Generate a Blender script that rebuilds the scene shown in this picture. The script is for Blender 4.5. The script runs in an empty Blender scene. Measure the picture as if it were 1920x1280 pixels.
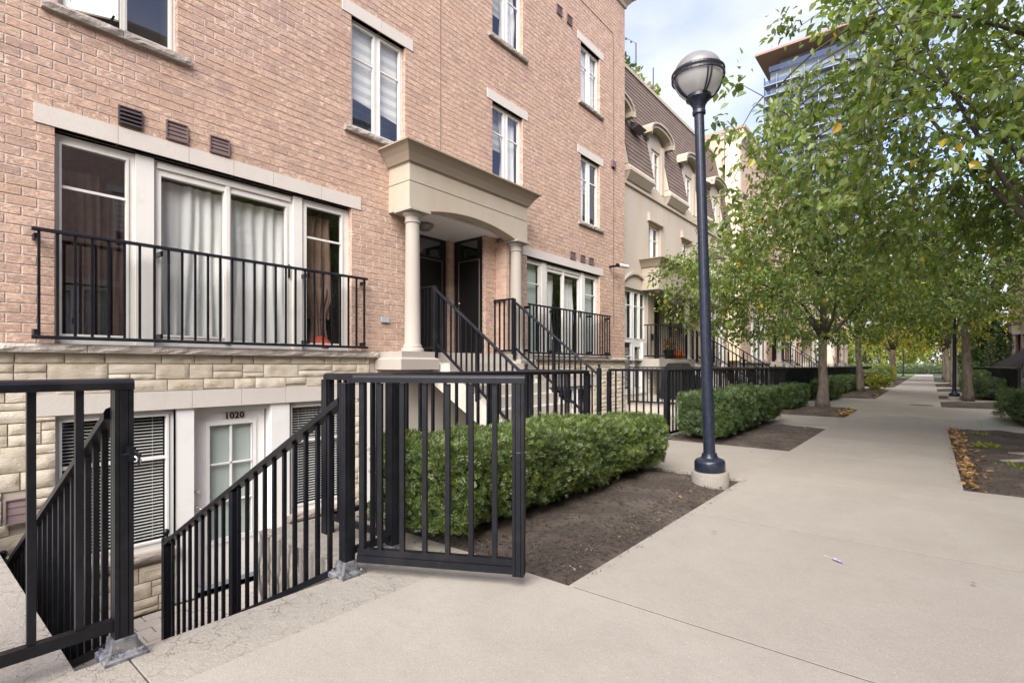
import bpy, math, random
import numpy as np
from mathutils import Vector, Matrix, noise as mnoise
R = math.radians
random.seed(7)
rng = np.random.default_rng(7)
scene = bpy.context.scene
COL = scene.collection

# ------------------------------------------------------------------ camera, sky, sun, exposure
H = 1.15
YAW = 39.1
cam = bpy.data.cameras.new('camera')
cam.sensor_width = 36.0
cam.lens = 965.0 / 1920.0 * 36.0
cam.shift_y = 45.0 / 1920.0
cam.clip_start = 0.05
cam.clip_end = 2000.0
camo = bpy.data.objects.new('camera', cam)
camo.location = (0, 0, H)
camo.rotation_euler = (R(90), 0, R(YAW - 90))
COL.objects.link(camo)
scene.camera = camo

SUN_EL, SUN_AZ = 39.0, 205.0          # azimuth of the sun in the XY plane, counter-clockwise from +X
world = bpy.data.worlds.new('World')
scene.world = world
world.use_nodes = True
wn, wl = world.node_tree.nodes, world.node_tree.links
wn.clear()
w_out = wn.new('ShaderNodeOutputWorld')
w_bg = wn.new('ShaderNodeBackground')
w_sky = wn.new('ShaderNodeTexSky')
w_sky.sky_type = 'NISHITA'
w_sky.sun_disc = False
w_sky.sun_elevation = R(SUN_EL)
w_sky.sun_rotation = R(90 - SUN_AZ)
w_sky.air_density = 1.0
w_sky.dust_density = 1.0
w_sky.ozone_density = 3.5
w_bg.inputs['Strength'].default_value = 0.072
w_tc = wn.new('ShaderNodeTexCoord')
w_map = wn.new('ShaderNodeMapping')
w_map.inputs['Scale'].default_value = (1.0, 1.0, 2.2)
w_noise = wn.new('ShaderNodeTexNoise')
w_noise.inputs['Scale'].default_value = 2.1
w_noise.inputs['Detail'].default_value = 7.0
w_noise.inputs['Roughness'].default_value = 0.52
w_ramp = wn.new('ShaderNodeValToRGB')
w_ramp.color_ramp.elements[0].position = 0.42
w_ramp.color_ramp.elements[0].color = (0.25, 0.25, 0.25, 1)
w_ramp.color_ramp.elements[1].position = 0.64
w_ramp.color_ramp.elements[1].color = (0.95, 0.95, 0.95, 1)
w_mix = wn.new('ShaderNodeMixRGB')
w_mix.inputs['Color2'].default_value = (2.25, 2.29, 2.42, 1)
wl.new(w_tc.outputs['Generated'], w_map.inputs['Vector'])
wl.new(w_map.outputs['Vector'], w_noise.inputs['Vector'])
wl.new(w_noise.outputs['Fac'], w_ramp.inputs['Fac'])
wl.new(w_ramp.outputs['Color'], w_mix.inputs['Fac'])
w_tint = wn.new('ShaderNodeMixRGB')
w_tint.blend_type = 'MULTIPLY'
w_tint.inputs['Fac'].default_value = 1.0
w_tint.inputs['Color2'].default_value = (0.80, 0.68, 0.84, 1)
wl.new(w_sky.outputs['Color'], w_tint.inputs['Color1'])
wl.new(w_tint.outputs['Color'], w_mix.inputs['Color1'])
wl.new(w_mix.outputs['Color'], w_bg.inputs['Color'])
wl.new(w_bg.outputs['Background'], w_out.inputs['Surface'])

sun = bpy.data.lights.new('sun', 'SUN')
sun.energy = 1.5
sun.angle = R(55)
sun.color = (1.0, 0.955, 0.89)
suno = bpy.data.objects.new('sun', sun)
sd = Vector((math.cos(R(SUN_AZ)) * math.cos(R(SUN_EL)), math.sin(R(SUN_AZ)) * math.cos(R(SUN_EL)), math.sin(R(SUN_EL))))
suno.rotation_euler = sd.to_track_quat('Z', 'Y').to_euler()
suno.location = (0, 0, 30)
COL.objects.link(suno)

scene.view_settings.view_transform = 'Standard'
scene.view_settings.look = 'None'
scene.view_settings.gamma = 1.0
scene.view_settings.use_curve_mapping = False
scene.view_settings.exposure = 2.78

# ------------------------------------------------------------------ materials
MATS = {}
def _nt(name):
    m = bpy.data.materials.new(name)
    m.use_nodes = True
    nt = m.node_tree
    b = nt.nodes['Principled BSDF']
    MATS[name] = m
    return m, nt.nodes, nt.links, b
def _pos(n, l, scale=(1, 1, 1), rot=(0, 0, 0)):
    g = n.new('ShaderNodeNewGeometry')
    mp = n.new('ShaderNodeMapping')
    mp.inputs['Scale'].default_value = scale
    mp.inputs['Rotation'].default_value = rot
    l.new(g.outputs['Position'], mp.inputs['Vector'])
    return mp.outputs['Vector']
def _noise(n, l, vec, scale, detail=3.0, rough=0.55, dist=0.0):
    t = n.new('ShaderNodeTexNoise')
    t.inputs['Scale'].default_value = scale
    t.inputs['Detail'].default_value = detail
    t.inputs['Roughness'].default_value = rough
    t.inputs['Distortion'].default_value = dist
    l.new(vec, t.inputs['Vector'])
    return t.outputs['Fac']
def _ramp(n, l, fac, p0, p1, c0=(0, 0, 0, 1), c1=(1, 1, 1, 1)):
    r = n.new('ShaderNodeValToRGB')
    e = r.color_ramp.elements
    e[0].position, e[1].position = p0, p1
    e[0].color, e[1].color = c0, c1
    l.new(fac, r.inputs['Fac'])
    return r.outputs['Color']
def _mix(n, l, fac, c1, c2, mode='MIX'):
    m = n.new('ShaderNodeMixRGB')
    m.blend_type = mode
    for sock, v in (('Fac', fac), ('Color1', c1), ('Color2', c2)):
        if isinstance(v, (int, float)):
            m.inputs[sock].default_value = v
        elif isinstance(v, tuple):
            m.inputs[sock].default_value = v if len(v) == 4 else v + (1,)
        else:
            l.new(v, m.inputs[sock])
    return m.outputs['Color']
def _math(n, l, op, a, b=0.0):
    m = n.new('ShaderNodeMath')
    m.operation = op
    for i, v in enumerate((a, b)):
        if isinstance(v, (int, float)):
            m.inputs[i].default_value = v
        else:
            l.new(v, m.inputs[i])
    return m.outputs[0]
def _bump(n, l, b, height, strength=0.3, dist=0.01):
    bp = n.new('ShaderNodeBump')
    bp.inputs['Strength'].default_value = strength
    bp.inputs['Distance'].default_value = dist
    l.new(height, bp.inputs['Height'])
    l.new(bp.outputs['Normal'], b.inputs['Normal'])
def simple(name, col, rough=0.6, metal=0.0, var=None, bump=None, spec=0.5, scale=(1, 1, 1), coat=0.0):
    """var = list of (noise scale, colour, low, high); bump = (noise scale, strength, distance)"""
    m, n, l, b = _nt(name)
    b.inputs['Roughness'].default_value = rough
    b.inputs['Metallic'].default_value = metal
    b.inputs['Specular IOR Level'].default_value = spec
    b.inputs['Coat Weight'].default_value = coat
    c = col + (1,)
    b.inputs['Base Color'].default_value = c
    if var or bump:
        v = _pos(n, l, scale)
    if var:
        cur = c
        for (s, c2, lo, hi) in var:
            f = _ramp(n, l, _noise(n, l, v, s, 5.0, 0.6), lo, hi)
            cur = _mix(n, l, f, cur, c2)
        l.new(cur, b.inputs['Base Color'])
    if bump:
        _bump(n, l, b, _noise(n, l, v, bump[0], 6.0, 0.65), bump[1], bump[2])
    return m

def brick_piece_mat():
    m, n, l, b = _nt('brick')
    v = _pos(n, l, (1, 1, 1.9))
    v2 = _pos(n, l, (1, 1, 1))
    g = n.new('ShaderNodeNewGeometry')
    oi = n.new('ShaderNodeObjectInfo')
    rnd = _math(n, l, 'FRACT', _math(n, l, 'ADD', g.outputs['Random Per Island'], oi.outputs['Random']))
    base = _ramp(n, l, rnd, 0.0, 1.0, (0.49, 0.325, 0.236, 1), (0.70, 0.492, 0.366, 1))
    # purple-brown flashed patches
    patch = _ramp(n, l, _math(n, l, 'ADD', _noise(n, l, v, 11.0, 4.0, 0.6, 1.2), _math(n, l, 'MULTIPLY', _math(n, l, 'SUBTRACT', rnd, 0.5), 0.16)), 0.475, 0.55)
    base = _mix(n, l, _math(n, l, 'MULTIPLY', patch, 0.62), base, (0.29, 0.190, 0.155, 1))
    # dark veins
    nz = _noise(n, l, v, 13.0, 3.0, 0.6, 2.4)
    vein = _math(n, l, 'ABSOLUTE', _math(n, l, 'SUBTRACT', nz, 0.5))
    veinm = _ramp(n, l, vein, 0.006, 0.040, (1, 1, 1, 1), (0, 0, 0, 1))
    base = _mix(n, l, _math(n, l, 'MULTIPLY', veinm, 0.7), base, (0.15, 0.095, 0.085, 1))
    # facade-wide weathering
    big = _ramp(n, l, _noise(n, l, v2, 0.55, 3.0), 0.35, 0.70)
    base = _mix(n, l, _math(n, l, 'MULTIPLY', big, 0.22), base, (0.64, 0.45, 0.32, 1))
    streak = _ramp(n, l, _noise(n, l, _pos(n, l, (4.0, 1, 0.22)), 1.6, 5.0, 0.65), 0.50, 0.78)
    base = _mix(n, l, _math(n, l, 'MULTIPLY', streak, 0.24), base, (0.32, 0.235, 0.195, 1))
    odd = _ramp(n, l, _math(n, l, 'FRACT', _math(n, l, 'MULTIPLY', rnd, 7.31)), 0.90, 0.93)
    base = _mix(n, l, _math(n, l, 'MULTIPLY', odd, 0.32), base, (0.26, 0.175, 0.155, 1))
    l.new(base, b.inputs['Base Color'])
    b.inputs['Roughness'].default_value = 0.88
    b.inputs['Specular IOR Level'].default_value = 0.25
    h = _math(n, l, 'ADD', _noise(n, l, v2, 90.0, 4.0, 0.7), _math(n, l, 'MULTIPLY', vein, 3.0))
    _bump(n, l, b, h, 0.55, 0.006)
    return m
def brick_wall_mat(name, c1, c2, mortar):
    m, n, l, b = _nt(name)
    t = n.new('ShaderNodeTexBrick')
    t.inputs['Scale'].default_value = 1.0
    t.inputs['Brick Width'].default_value = 0.22
    t.inputs['Row Height'].default_value = 0.09
    t.inputs['Mortar Size'].default_value = 0.006
    t.inputs['Color1'].default_value = c1 + (1,)
    t.inputs['Color2'].default_value = c2 + (1,)
    t.inputs['Mortar'].default_value = mortar + (1,)
    g = n.new('ShaderNodeNewGeometry')
    s = n.new('ShaderNodeSeparateXYZ')
    cmb = n.new('ShaderNodeCombineXYZ')
    l.new(g.outputs['Position'], s.inputs[0])
    l.new(_math(n, l, 'ADD', s.outputs['X'], s.outputs['Y']), cmb.inputs['X'])
    l.new(s.outputs['Z'], cmb.inputs['Y'])
    l.new(cmb.outputs[0], t.inputs['Vector'])
    v = _pos(n, l)
    f = _ramp(n, l, _noise(n, l, v, 9.0, 5.0, 0.6), 0.45, 0.65)
    c = _mix(n, l, _math(n, l, 'MULTIPLY', f, 0.4), t.outputs['Color'], (0.30, 0.19, 0.16, 1))
    l.new(c, b.inputs['Base Color'])
    b.inputs['Roughness'].default_value = 0.9
    _bump(n, l, b, t.outputs['Fac'], -0.4, 0.01)
    return m
def stone_mat():
    m, n, l, b = _nt('split_stone')
    v = _pos(n, l)
    g = n.new('ShaderNodeNewGeometry')
    oi = n.new('ShaderNodeObjectInfo')
    rnd = _math(n, l, 'FRACT', _math(n, l, 'ADD', g.outputs['Random Per Island'], oi.outputs['Random']))
    base = _ramp(n, l, rnd, 0.0, 1.0, (0.55, 0.48, 0.37, 1), (0.69, 0.62, 0.50, 1))
    f = _ramp(n, l, _noise(n, l, v, 7.0, 5.0, 0.6), 0.42, 0.70)
    base = _mix(n, l, _math(n, l, 'MULTIPLY', f, 0.55), base, (0.46, 0.37, 0.25, 1))
    f2 = _ramp(n, l, _noise(n, l, v, 30.0, 5.0, 0.7), 0.62, 0.72)
    base = _mix(n, l, _math(n, l, 'MULTIPLY', f2, 0.4), base, (0.28, 0.23, 0.17, 1))
    l.new(base, b.inputs['Base Color'])
    b.inputs['Roughness'].default_value = 0.9
    _bump(n, l, b, _noise(n, l, _pos(n, l, (1, 1, 2.4)), 26.0, 6.0, 0.7, 0.8), 0.8, 0.02)
    return m
def concrete_mat(name, col, stain, cracks=False):
    m, n, l, b = _nt(name)
    v = _pos(n, l)
    oi = n.new('ShaderNodeObjectInfo')
    base = _ramp(n, l, oi.outputs['Random'], 0, 1, tuple(x * 0.92 for x in col) + (1,), tuple(min(1, x * 1.06) for x in col) + (1,))
    f = _ramp(n, l, _noise(n, l, v, 1.3, 6.0, 0.62, 0.4), 0.40, 0.74)
    base = _mix(n, l, _math(n, l, 'MULTIPLY', f, 0.75), base, stain + (1,))
    f1 = _ramp(n, l, _noise(n, l, v, 9.0, 5.0, 0.65), 0.45, 0.75)
    base = _mix(n, l, _math(n, l, 'MULTIPLY', f1, 0.28), base, tuple(x * 0.72 for x in col) + (1,))
    # exposed sand grains, pale and dark
    f2 = _ramp(n, l, _noise(n, l, v, 150.0, 3.0, 0.7), 0.56, 0.68)
    base = _mix(n, l, _math(n, l, 'MULTIPLY', f2, 0.5), base, tuple(x * 0.45 for x in col) + (1,))
    f3 = _ramp(n, l, _noise(n, l, _pos(n, l, (1.3, 1, 1)), 110.0, 2.0, 0.6), 0.60, 0.68)
    base = _mix(n, l, _math(n, l, 'MULTIPLY', f3, 0.34), base, (0.62, 0.58, 0.53, 1))
    # scattered dark spots (gum, leaf stains)
    f4 = _ramp(n, l, _noise(n, l, v, 17.0, 2.0, 0.5), 0.76, 0.80)
    base = _mix(n, l, _math(n, l, 'MULTIPLY', f4, 0.55), base, (0.10, 0.085, 0.07, 1))
    h = _math(n, l, 'ADD', _math(n, l, 'MULTIPLY', _noise(n, l, v, 140.0, 3.0, 0.7), 0.5), _noise(n, l, v, 30.0, 4.0, 0.6))
    if cracks:
        vo = n.new('ShaderNodeTexVoronoi')
        vo.feature = 'DISTANCE_TO_EDGE'
        vo.inputs['Scale'].default_value = 13.0
        ds = n.new('ShaderNodeVectorMath')
        ds.operation = 'ADD'
        nt_ = n.new('ShaderNodeTexNoise')
        nt_.inputs['Scale'].default_value = 14.0
        nt_.inputs['Detail'].default_value = 4.0
        l.new(v, nt_.inputs['Vector'])
        sc = n.new('ShaderNodeVectorMath')
        sc.operation = 'SCALE'
        sc.inputs['Scale'].default_value = 0.10
        l.new(nt_.outputs['Color'], sc.inputs[0])
        l.new(v, ds.inputs[0])
        l.new(sc.outputs[0], ds.inputs[1])
        l.new(ds.outputs[0], vo.inputs['Vector'])
        ck = _ramp(n, l, vo.outputs['Distance'], 0.0, 0.022, (1, 1, 1, 1), (0, 0, 0, 1))
        sp = n.new('ShaderNodeSeparateXYZ')
        l.new(v, sp.inputs[0])
        near_edge = _ramp(n, l, _math(n, l, 'MULTIPLY', sp.outputs['Y'], 0.2), 0.40, 0.49)
        msk = _ramp(n, l, _math(n, l, 'ADD', _noise(n, l, v, 4.5, 4.0, 0.6), _math(n, l, 'MULTIPLY', near_edge, 0.16)), 0.60, 0.68)
        ck = _math(n, l, 'MULTIPLY', ck, msk)
        base = _mix(n, l, _math(n, l, 'MULTIPLY', ck, 0.55), base, (0.15, 0.095, 0.08, 1))
        h = _math(n, l, 'SUBTRACT', h, _math(n, l, 'MULTIPLY', ck, 1.6))
    l.new(base, b.inputs['Base Color'])
    b.inputs['Roughness'].default_value = 0.85
    b.inputs['Specular IOR Level'].default_value = 0.3
    _bump(n, l, b, h, 0.35 if not cracks else 0.55, 0.008 if not cracks else 0.014)
    return m
def leaf_mat(name, cols, yellow=0.03, trans=0.35, rough=0.45):
    m, n, l, b = _nt(name)
    g = n.new('ShaderNodeNewGeometry')
    oi = n.new('ShaderNodeObjectInfo')
    rnd = _math(n, l, 'FRACT', _math(n, l, 'ADD', g.outputs['Random Per Island'], oi.outputs['Random']))
    r = n.new('ShaderNodeValToRGB')
    el = r.color_ramp.elements
    el[0].position, el[0].color = 0.0, cols[0] + (1,)
    el[1].position, el[1].color = 1.0 - yellow - 0.012, cols[-1] + (1,)
    for i, c in enumerate(cols[1:-1]):
        e = el.new((i + 1) / (len(cols) - 1) * 0.9)
        e.color = c + (1,)
    if yellow > 0:
        e = el.new(1.0 - yellow)
        e.color = (0.60, 0.46, 0.05, 1)
        e = el.new(1.0)
        e.color = (0.58, 0.33, 0.04, 1)
    l.new(rnd, r.inputs['Fac'])
    # clumps of lighter and darker growth
    v = _pos(n, l)
    cl = _ramp(n, l, _noise(n, l, v, 1.4, 3.0, 0.6), 0.35, 0.68, (0.72, 0.72, 0.72, 1), (1.25, 1.25, 1.1, 1))
    c = _mix(n, l, 1.0, r.outputs['Color'], cl, 'MULTIPLY')
    l.new(c, b.inputs['Base Color'])
    b.inputs['Roughness'].default_value = rough
    b.inputs['Specular IOR Level'].default_value = 0.6
    tr = n.new('ShaderNodeBsdfTranslucent')
    l.new(_mix(n, l, 1.0, c, (1.5, 1.6, 0.7, 1), 'MULTIPLY'), tr.inputs['Color'])
    mx = n.new('ShaderNodeMixShader')
    mx.inputs['Fac'].default_value = trans
    l.new(b.outputs[0], mx.inputs[1])
    l.new(tr.outputs[0], mx.inputs[2])
    l.new(mx.outputs[0], n['Material Output'].inputs['Surface'])
    return m
def glass_mat(name, tint=(0.86, 0.92, 0.92), refl=0.10, boost=1.0, rough=0.0):
    m, n, l, b = _nt(name)
    n.remove(b)
    tr = n.new('ShaderNodeBsdfTransparent')
    tr.inputs['Color'].default_value = tint + (1,)
    gl = n.new('ShaderNodeBsdfGlossy')
    gl.inputs['Roughness'].default_value = rough
    gl.inputs['Color'].default_value = (0.95, 0.97, 1.0, 1)
    g = n.new('ShaderNodeNewGeometry')
    dt = n.new('ShaderNodeVectorMath')
    dt.operation = 'DOT_PRODUCT'
    l.new(g.outputs['Incoming'], dt.inputs[0])
    l.new(g.outputs['Normal'], dt.inputs[1])
    sch = _math(n, l, 'POWER', _math(n, l, 'SUBTRACT', 1.0, _math(n, l, 'ABSOLUTE', dt.outputs['Value'])), 5.0)
    fres = _math(n, l, 'ADD', _math(n, l, 'MULTIPLY', sch, 0.92), 0.08)
    v = _pos(n, l)
    bp = n.new('ShaderNodeBump')
    bp.inputs['Strength'].default_value = 0.02
    bp.inputs['Distance'].default_value = 0.02
    l.new(_noise(n, l, v, 1.7, 2.0), bp.inputs['Height'])
    l.new(bp.outputs['Normal'], gl.inputs['Normal'])
    mx = n.new('ShaderNodeMixShader')
    l.new(_math(n, l, 'ADD', _math(n, l, 'MULTIPLY', fres, boost), refl), mx.inputs['Fac'])
    l.new(tr.outputs[0], mx.inputs[1])
    l.new(gl.outputs[0], mx.inputs[2])
    l.new(mx.outputs[0], n['Material Output'].inputs['Surface'])
    return m
def cloth_mat(name, col, trans=0.25):
    m, n, l, b = _nt(name)
    b.inputs['Base Color'].default_value = col + (1,)
    b.inputs['Roughness'].default_value = 0.9
    tr = n.new('ShaderNodeBsdfTranslucent')
    tr.inputs['Color'].default_value = col + (1,)
    mx = n.new('ShaderNodeMixShader')
    mx.inputs['Fac'].default_value = trans
    l.new(b.outputs[0], mx.inputs[1])
    l.new(tr.outputs[0], mx.inputs[2])
    l.new(mx.outputs[0], n['Material Output'].inputs['Surface'])
    return m

brick_piece_mat()
brick_wall_mat('brick_far', (0.53, 0.35, 0.25), (0.43, 0.285, 0.21), (0.44, 0.385, 0.335))
stone_mat()
concrete_mat('path_concrete', (0.345, 0.310, 0.262), (0.292, 0.259, 0.216))
concrete_mat('old_concrete', (0.32, 0.286, 0.243), (0.255, 0.242, 0.202), True)
concrete_mat('step_concrete', (0.46, 0.42, 0.36), (0.33, 0.30, 0.26))
concrete_mat('paver_concrete', (0.40, 0.355, 0.31), (0.30, 0.26, 0.23))
simple('mortar', (0.58, 0.54, 0.50), 0.95, var=[(40, (0.36, 0.32, 0.28, 1), 0.4, 0.7)], bump=(120, 0.4, 0.004))
simple('stone_mortar', (0.42, 0.37, 0.30), 0.95, bump=(90, 0.4, 0.004))
simple('precast', (0.515, 0.469, 0.419), 0.85, var=[(3, (0.48, 0.43, 0.38, 1), 0.45, 0.8), (160, (0.62, 0.57, 0.50, 1), 0.5, 0.7)], bump=(170, 0.2, 0.003), scale=(1.8, 1.8, 0.5))
simple('rough_sill', (0.33, 0.285, 0.25), 0.95, var=[(9, (0.25, 0.21, 0.185, 1), 0.42, 0.7)], bump=(32, 0.9, 0.02))
simple('ledge_stone', (0.47, 0.42, 0.365), 0.95, var=[(9, (0.37, 0.325, 0.28, 1), 0.42, 0.7)], bump=(32, 0.8, 0.02))
simple('portico_stucco', (0.375, 0.325, 0.260), 0.92, var=[(2.2, (0.35, 0.285, 0.205, 1), 0.4, 0.75), (120, (0.46, 0.39, 0.30, 1), 0.5, 0.7)], bump=(210, 0.35, 0.004), scale=(1.8, 1.8, 0.5))
simple('cornice_stucco', (0.262, 0.216, 0.160), 0.92, var=[(2.2, (0.29, 0.23, 0.165, 1), 0.4, 0.75)], bump=(210, 0.35, 0.004))
simple('column_stucco', (0.345, 0.310, 0.268), 0.9, var=[(3.0, (0.32, 0.28, 0.232, 1), 0.4, 0.8)], bump=(180, 0.25, 0.003), scale=(1.8, 1.8, 0.5))
simple('beige_stucco', (0.44, 0.380, 0.310), 0.93, var=[(0.9, (0.42, 0.335, 0.245, 1), 0.4, 0.75)], bump=(160, 0.35, 0.004), scale=(1.8, 1.8, 0.5))
simple('cream_stucco', (0.62, 0.52, 0.37), 0.93, bump=(160, 0.3, 0.004))
simple('window_frame', (0.66, 0.63, 0.58), 0.45, var=[(5, (0.58, 0.55, 0.50, 1), 0.5, 0.8)])
simple('white_paint', (0.72, 0.70, 0.67), 0.5, var=[(3, (0.64, 0.62, 0.58, 1), 0.5, 0.85)])
simple('soffit_white', (0.70, 0.68, 0.66), 0.8)
simple('black_metal', (0.006, 0.0065, 0.009), 0.38, 0.0, var=[(22, (0.012, 0.013, 0.018, 1), 0.5, 0.75), (3.0, (0.022, 0.021, 0.021, 1), 0.55, 0.8), (120, (0.20, 0.19, 0.18, 1), 0.725, 0.74)], bump=(260, 0.06, 0.002), spec=0.3)
simple('old_black_metal', (0.012, 0.014, 0.020), 0.40, var=[(26, (0.03, 0.034, 0.045, 1), 0.5, 0.7), (140, (0.16, 0.16, 0.17, 1), 0.70, 0.73)], bump=(200, 0.08, 0.002))
simple('lamp_paint', (0.013, 0.017, 0.030), 0.33, var=[(30, (0.03, 0.036, 0.055, 1), 0.5, 0.7), (75, (0.22, 0.22, 0.22, 1), 0.70, 0.74)], bump=(90, 0.08, 0.003))
simple('cast_plate', (0.26, 0.26, 0.27), 0.5, 0.55, var=[(30, (0.08, 0.085, 0.10, 1), 0.45, 0.6), (60, (0.42, 0.40, 0.38, 1), 0.55, 0.66)], bump=(60, 0.5, 0.005))
simple('black_door', (0.010, 0.009, 0.009), 0.35)
simple('screen_cloth', (0.008, 0.008, 0.009), 0.9, spec=0.1)
simple('door_trim', (0.20, 0.17, 0.15), 0.5)
simple('vent_plastic', (0.135, 0.090, 0.082), 0.5, var=[(6, (0.17, 0.12, 0.11, 1), 0.45, 0.7)])
simple('base_vent', (0.25, 0.185, 0.18), 0.55)
simple('dark_vent', (0.055, 0.042, 0.045), 0.45)
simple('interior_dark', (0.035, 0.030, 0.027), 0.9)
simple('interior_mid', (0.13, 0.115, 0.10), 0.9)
simple('slat_white', (0.70, 0.69, 0.66), 0.5)
simple('metal_bright', (0.62, 0.60, 0.56), 0.25, 1.0)
simple('pipe_white', (0.66, 0.66, 0.64), 0.4)
simple('orange_plastic', (0.62, 0.12, 0.02), 0.5)
simple('red_cloth', (0.45, 0.06, 0.03), 0.8)
simple('number_black', (0.012, 0.010, 0.010), 0.5)
simple('number_plate', (0.60, 0.55, 0.49), 0.5)
simple('lamp_dome', (0.20, 0.19, 0.18), 0.35, var=[(12, (0.15, 0.145, 0.14, 1), 0.45, 0.7)])
simple('bulb_white', (0.75, 0.73, 0.68), 0.3)
simple('beige_cloth', (0.50, 0.44, 0.34), 0.9)
simple('far_grey', (0.36, 0.37, 0.38), 0.7)
simple('tower_white', (0.21, 0.235, 0.265), 0.6)
simple('tower_brown', (0.27, 0.145, 0.10), 0.6)
simple('tower_dark', (0.19, 0.22, 0.25), 0.35)
simple('feather', (0.20, 0.14, 0.36), 0.7, var=[(60, (0.50, 0.46, 0.58, 1), 0.45, 0.58)])
simple('wire', (0.05, 0.045, 0.045), 0.6)
simple('terracotta', (0.50, 0.14, 0.04), 0.7)
simple('bark', (0.205, 0.165, 0.130), 0.95, var=[(14, (0.12, 0.095, 0.075, 1), 0.42, 0.62), (3, (0.29, 0.245, 0.20, 1), 0.5, 0.75)], bump=(24, 1.0, 0.03), scale=(1, 1, 0.22))
simple('twig_bark', (0.075, 0.060, 0.048), 0.9, bump=(60, 0.5, 0.01))
simple('root_bark', (0.30, 0.255, 0.205), 0.95, var=[(10, (0.2, 0.165, 0.13, 1), 0.42, 0.62)], bump=(28, 1.0, 0.03), scale=(1, 0.3, 1))
simple('soil', (0.080, 0.060, 0.045), 0.98, var=[(2.2, (0.180, 0.140, 0.105, 1), 0.42, 0.72), (28, (0.030, 0.022, 0.017, 1), 0.50, 0.64), (170, (0.17, 0.135, 0.105, 1), 0.60, 0.68)], bump=(75, 1.0, 0.03))
simple('soil_chip', (0.27, 0.205, 0.14), 0.95, var=[(8, (0.09, 0.065, 0.045, 1), 0.4, 0.6)])
simple('soil_clod', (0.062, 0.046, 0.037), 0.98, bump=(90, 0.8, 0.01))
simple('lawn', (0.085, 0.13, 0.03), 0.95, var=[(6, (0.12, 0.16, 0.04, 1), 0.4, 0.7)], bump=(80, 0.8, 0.03))
simple('ground_earth', (0.085, 0.075, 0.05), 0.98, var=[(0.5, (0.06, 0.085, 0.03, 1), 0.4, 0.6)], bump=(20, 0.6, 0.03))
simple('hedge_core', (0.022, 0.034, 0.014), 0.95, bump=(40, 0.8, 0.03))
simple('utility_lid', (0.30, 0.32, 0.25), 0.85, var=[(12, (0.22, 0.24, 0.18, 1), 0.4, 0.7)])
simple('joint_filler', (0.05, 0.042, 0.035), 0.95)
simple('drain_dark', (0.10, 0.085, 0.07), 0.9)
leaf_mat('pear_leaf', [(0.088, 0.145, 0.036), (0.128, 0.188, 0.044), (0.175, 0.228, 0.058), (0.235, 0.275, 0.090)], 0.008, 0.48, 0.34)
leaf_mat('far_leaf', [(0.14, 0.19, 0.05), (0.19, 0.235, 0.06), (0.25, 0.28, 0.07), (0.33, 0.31, 0.07)], 0.04, 0.55, 0.6)
leaf_mat('gold_leaf', [(0.22, 0.24, 0.05), (0.30, 0.29, 0.055), (0.38, 0.34, 0.06), (0.45, 0.36, 0.06)], 0.06, 0.55, 0.6)
leaf_mat('deep_leaf', [(0.035, 0.065, 0.02), (0.05, 0.09, 0.025), (0.07, 0.115, 0.03), (0.09, 0.135, 0.04)], 0.0, 0.25, 0.6)
leaf_mat('yew_needle', [(0.042, 0.078, 0.030), (0.066, 0.112, 0.036), (0.105, 0.155, 0.040), (0.205, 0.245, 0.050)], 0.004, 0.26, 0.42)
leaf_mat('yew_dark', [(0.045, 0.080, 0.034), (0.066, 0.110, 0.040), (0.090, 0.140, 0.044), (0.140, 0.190, 0.054)], 0.0, 0.3, 0.42)
leaf_mat('dry_leaf', [(0.17, 0.085, 0.040), (0.27, 0.145, 0.065), (0.22, 0.12, 0.06), (0.36, 0.21, 0.09)], 0.06, 0.15, 0.7)
glass_mat('glass', (0.94, 0.95, 0.94), 0.02, 1.0)
glass_mat('glass_dark', (0.62, 0.66, 0.66), 0.10, 1.2)
glass_mat('tower_glass', (0.60, 0.66, 0.70), 0.06, 0.6)
cloth_mat('sheer_white', (0.82, 0.81, 0.78), 0.2)
cloth_mat('drape_brown', (0.15, 0.088, 0.070), 0.15)
cloth_mat('drape_tan', (0.24, 0.145, 0.11), 0.15)
cloth_mat('frosted', (0.50, 0.56, 0.53), 0.1)
def striped_mat(name, c1, c2, period, duty, zoff=0.0):
    m, n, l, b = _nt(name)
    g = n.new('ShaderNodeNewGeometry')
    s = n.new('ShaderNodeSeparateXYZ')
    l.new(g.outputs['Position'], s.inputs[0])
    fr = _math(n, l, 'FRACT', _math(n, l, 'DIVIDE', _math(n, l, 'ADD', s.outputs['Z'], zoff), period))
    l.new(_mix(n, l, _math(n, l, 'GREATER_THAN', fr, duty), c1, c2), b.inputs['Base Color'])
    b.inputs['Roughness'].default_value = 0.8
    return m
striped_mat('zebra_blind', (0.66, 0.65, 0.62), (0.48, 0.47, 0.45), 0.16, 0.5)
def plaid_mat():
    m, n, l, b = _nt('plaid_cloth')
    v = _pos(n, l)
    s = n.new('ShaderNodeSeparateXYZ')
    l.new(v, s.inputs[0])
    fx = _math(n, l, 'GREATER_THAN', _math(n, l, 'FRACT', _math(n, l, 'MULTIPLY', s.outputs['X'], 9.0)), 0.8)
    fz = _math(n, l, 'GREATER_THAN', _math(n, l, 'FRACT', _math(n, l, 'MULTIPLY', s.outputs['Z'], 9.0)), 0.8)
    c = _mix(n, l, fx, (0.045, 0.10, 0.16), (0.20, 0.10, 0.10))
    c = _mix(n, l, fz, c, (0.14, 0.16, 0.20))
    l.new(c, b.inputs['Base Color'])
    b.inputs['Roughness'].default_value = 0.9
plaid_mat()
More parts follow.
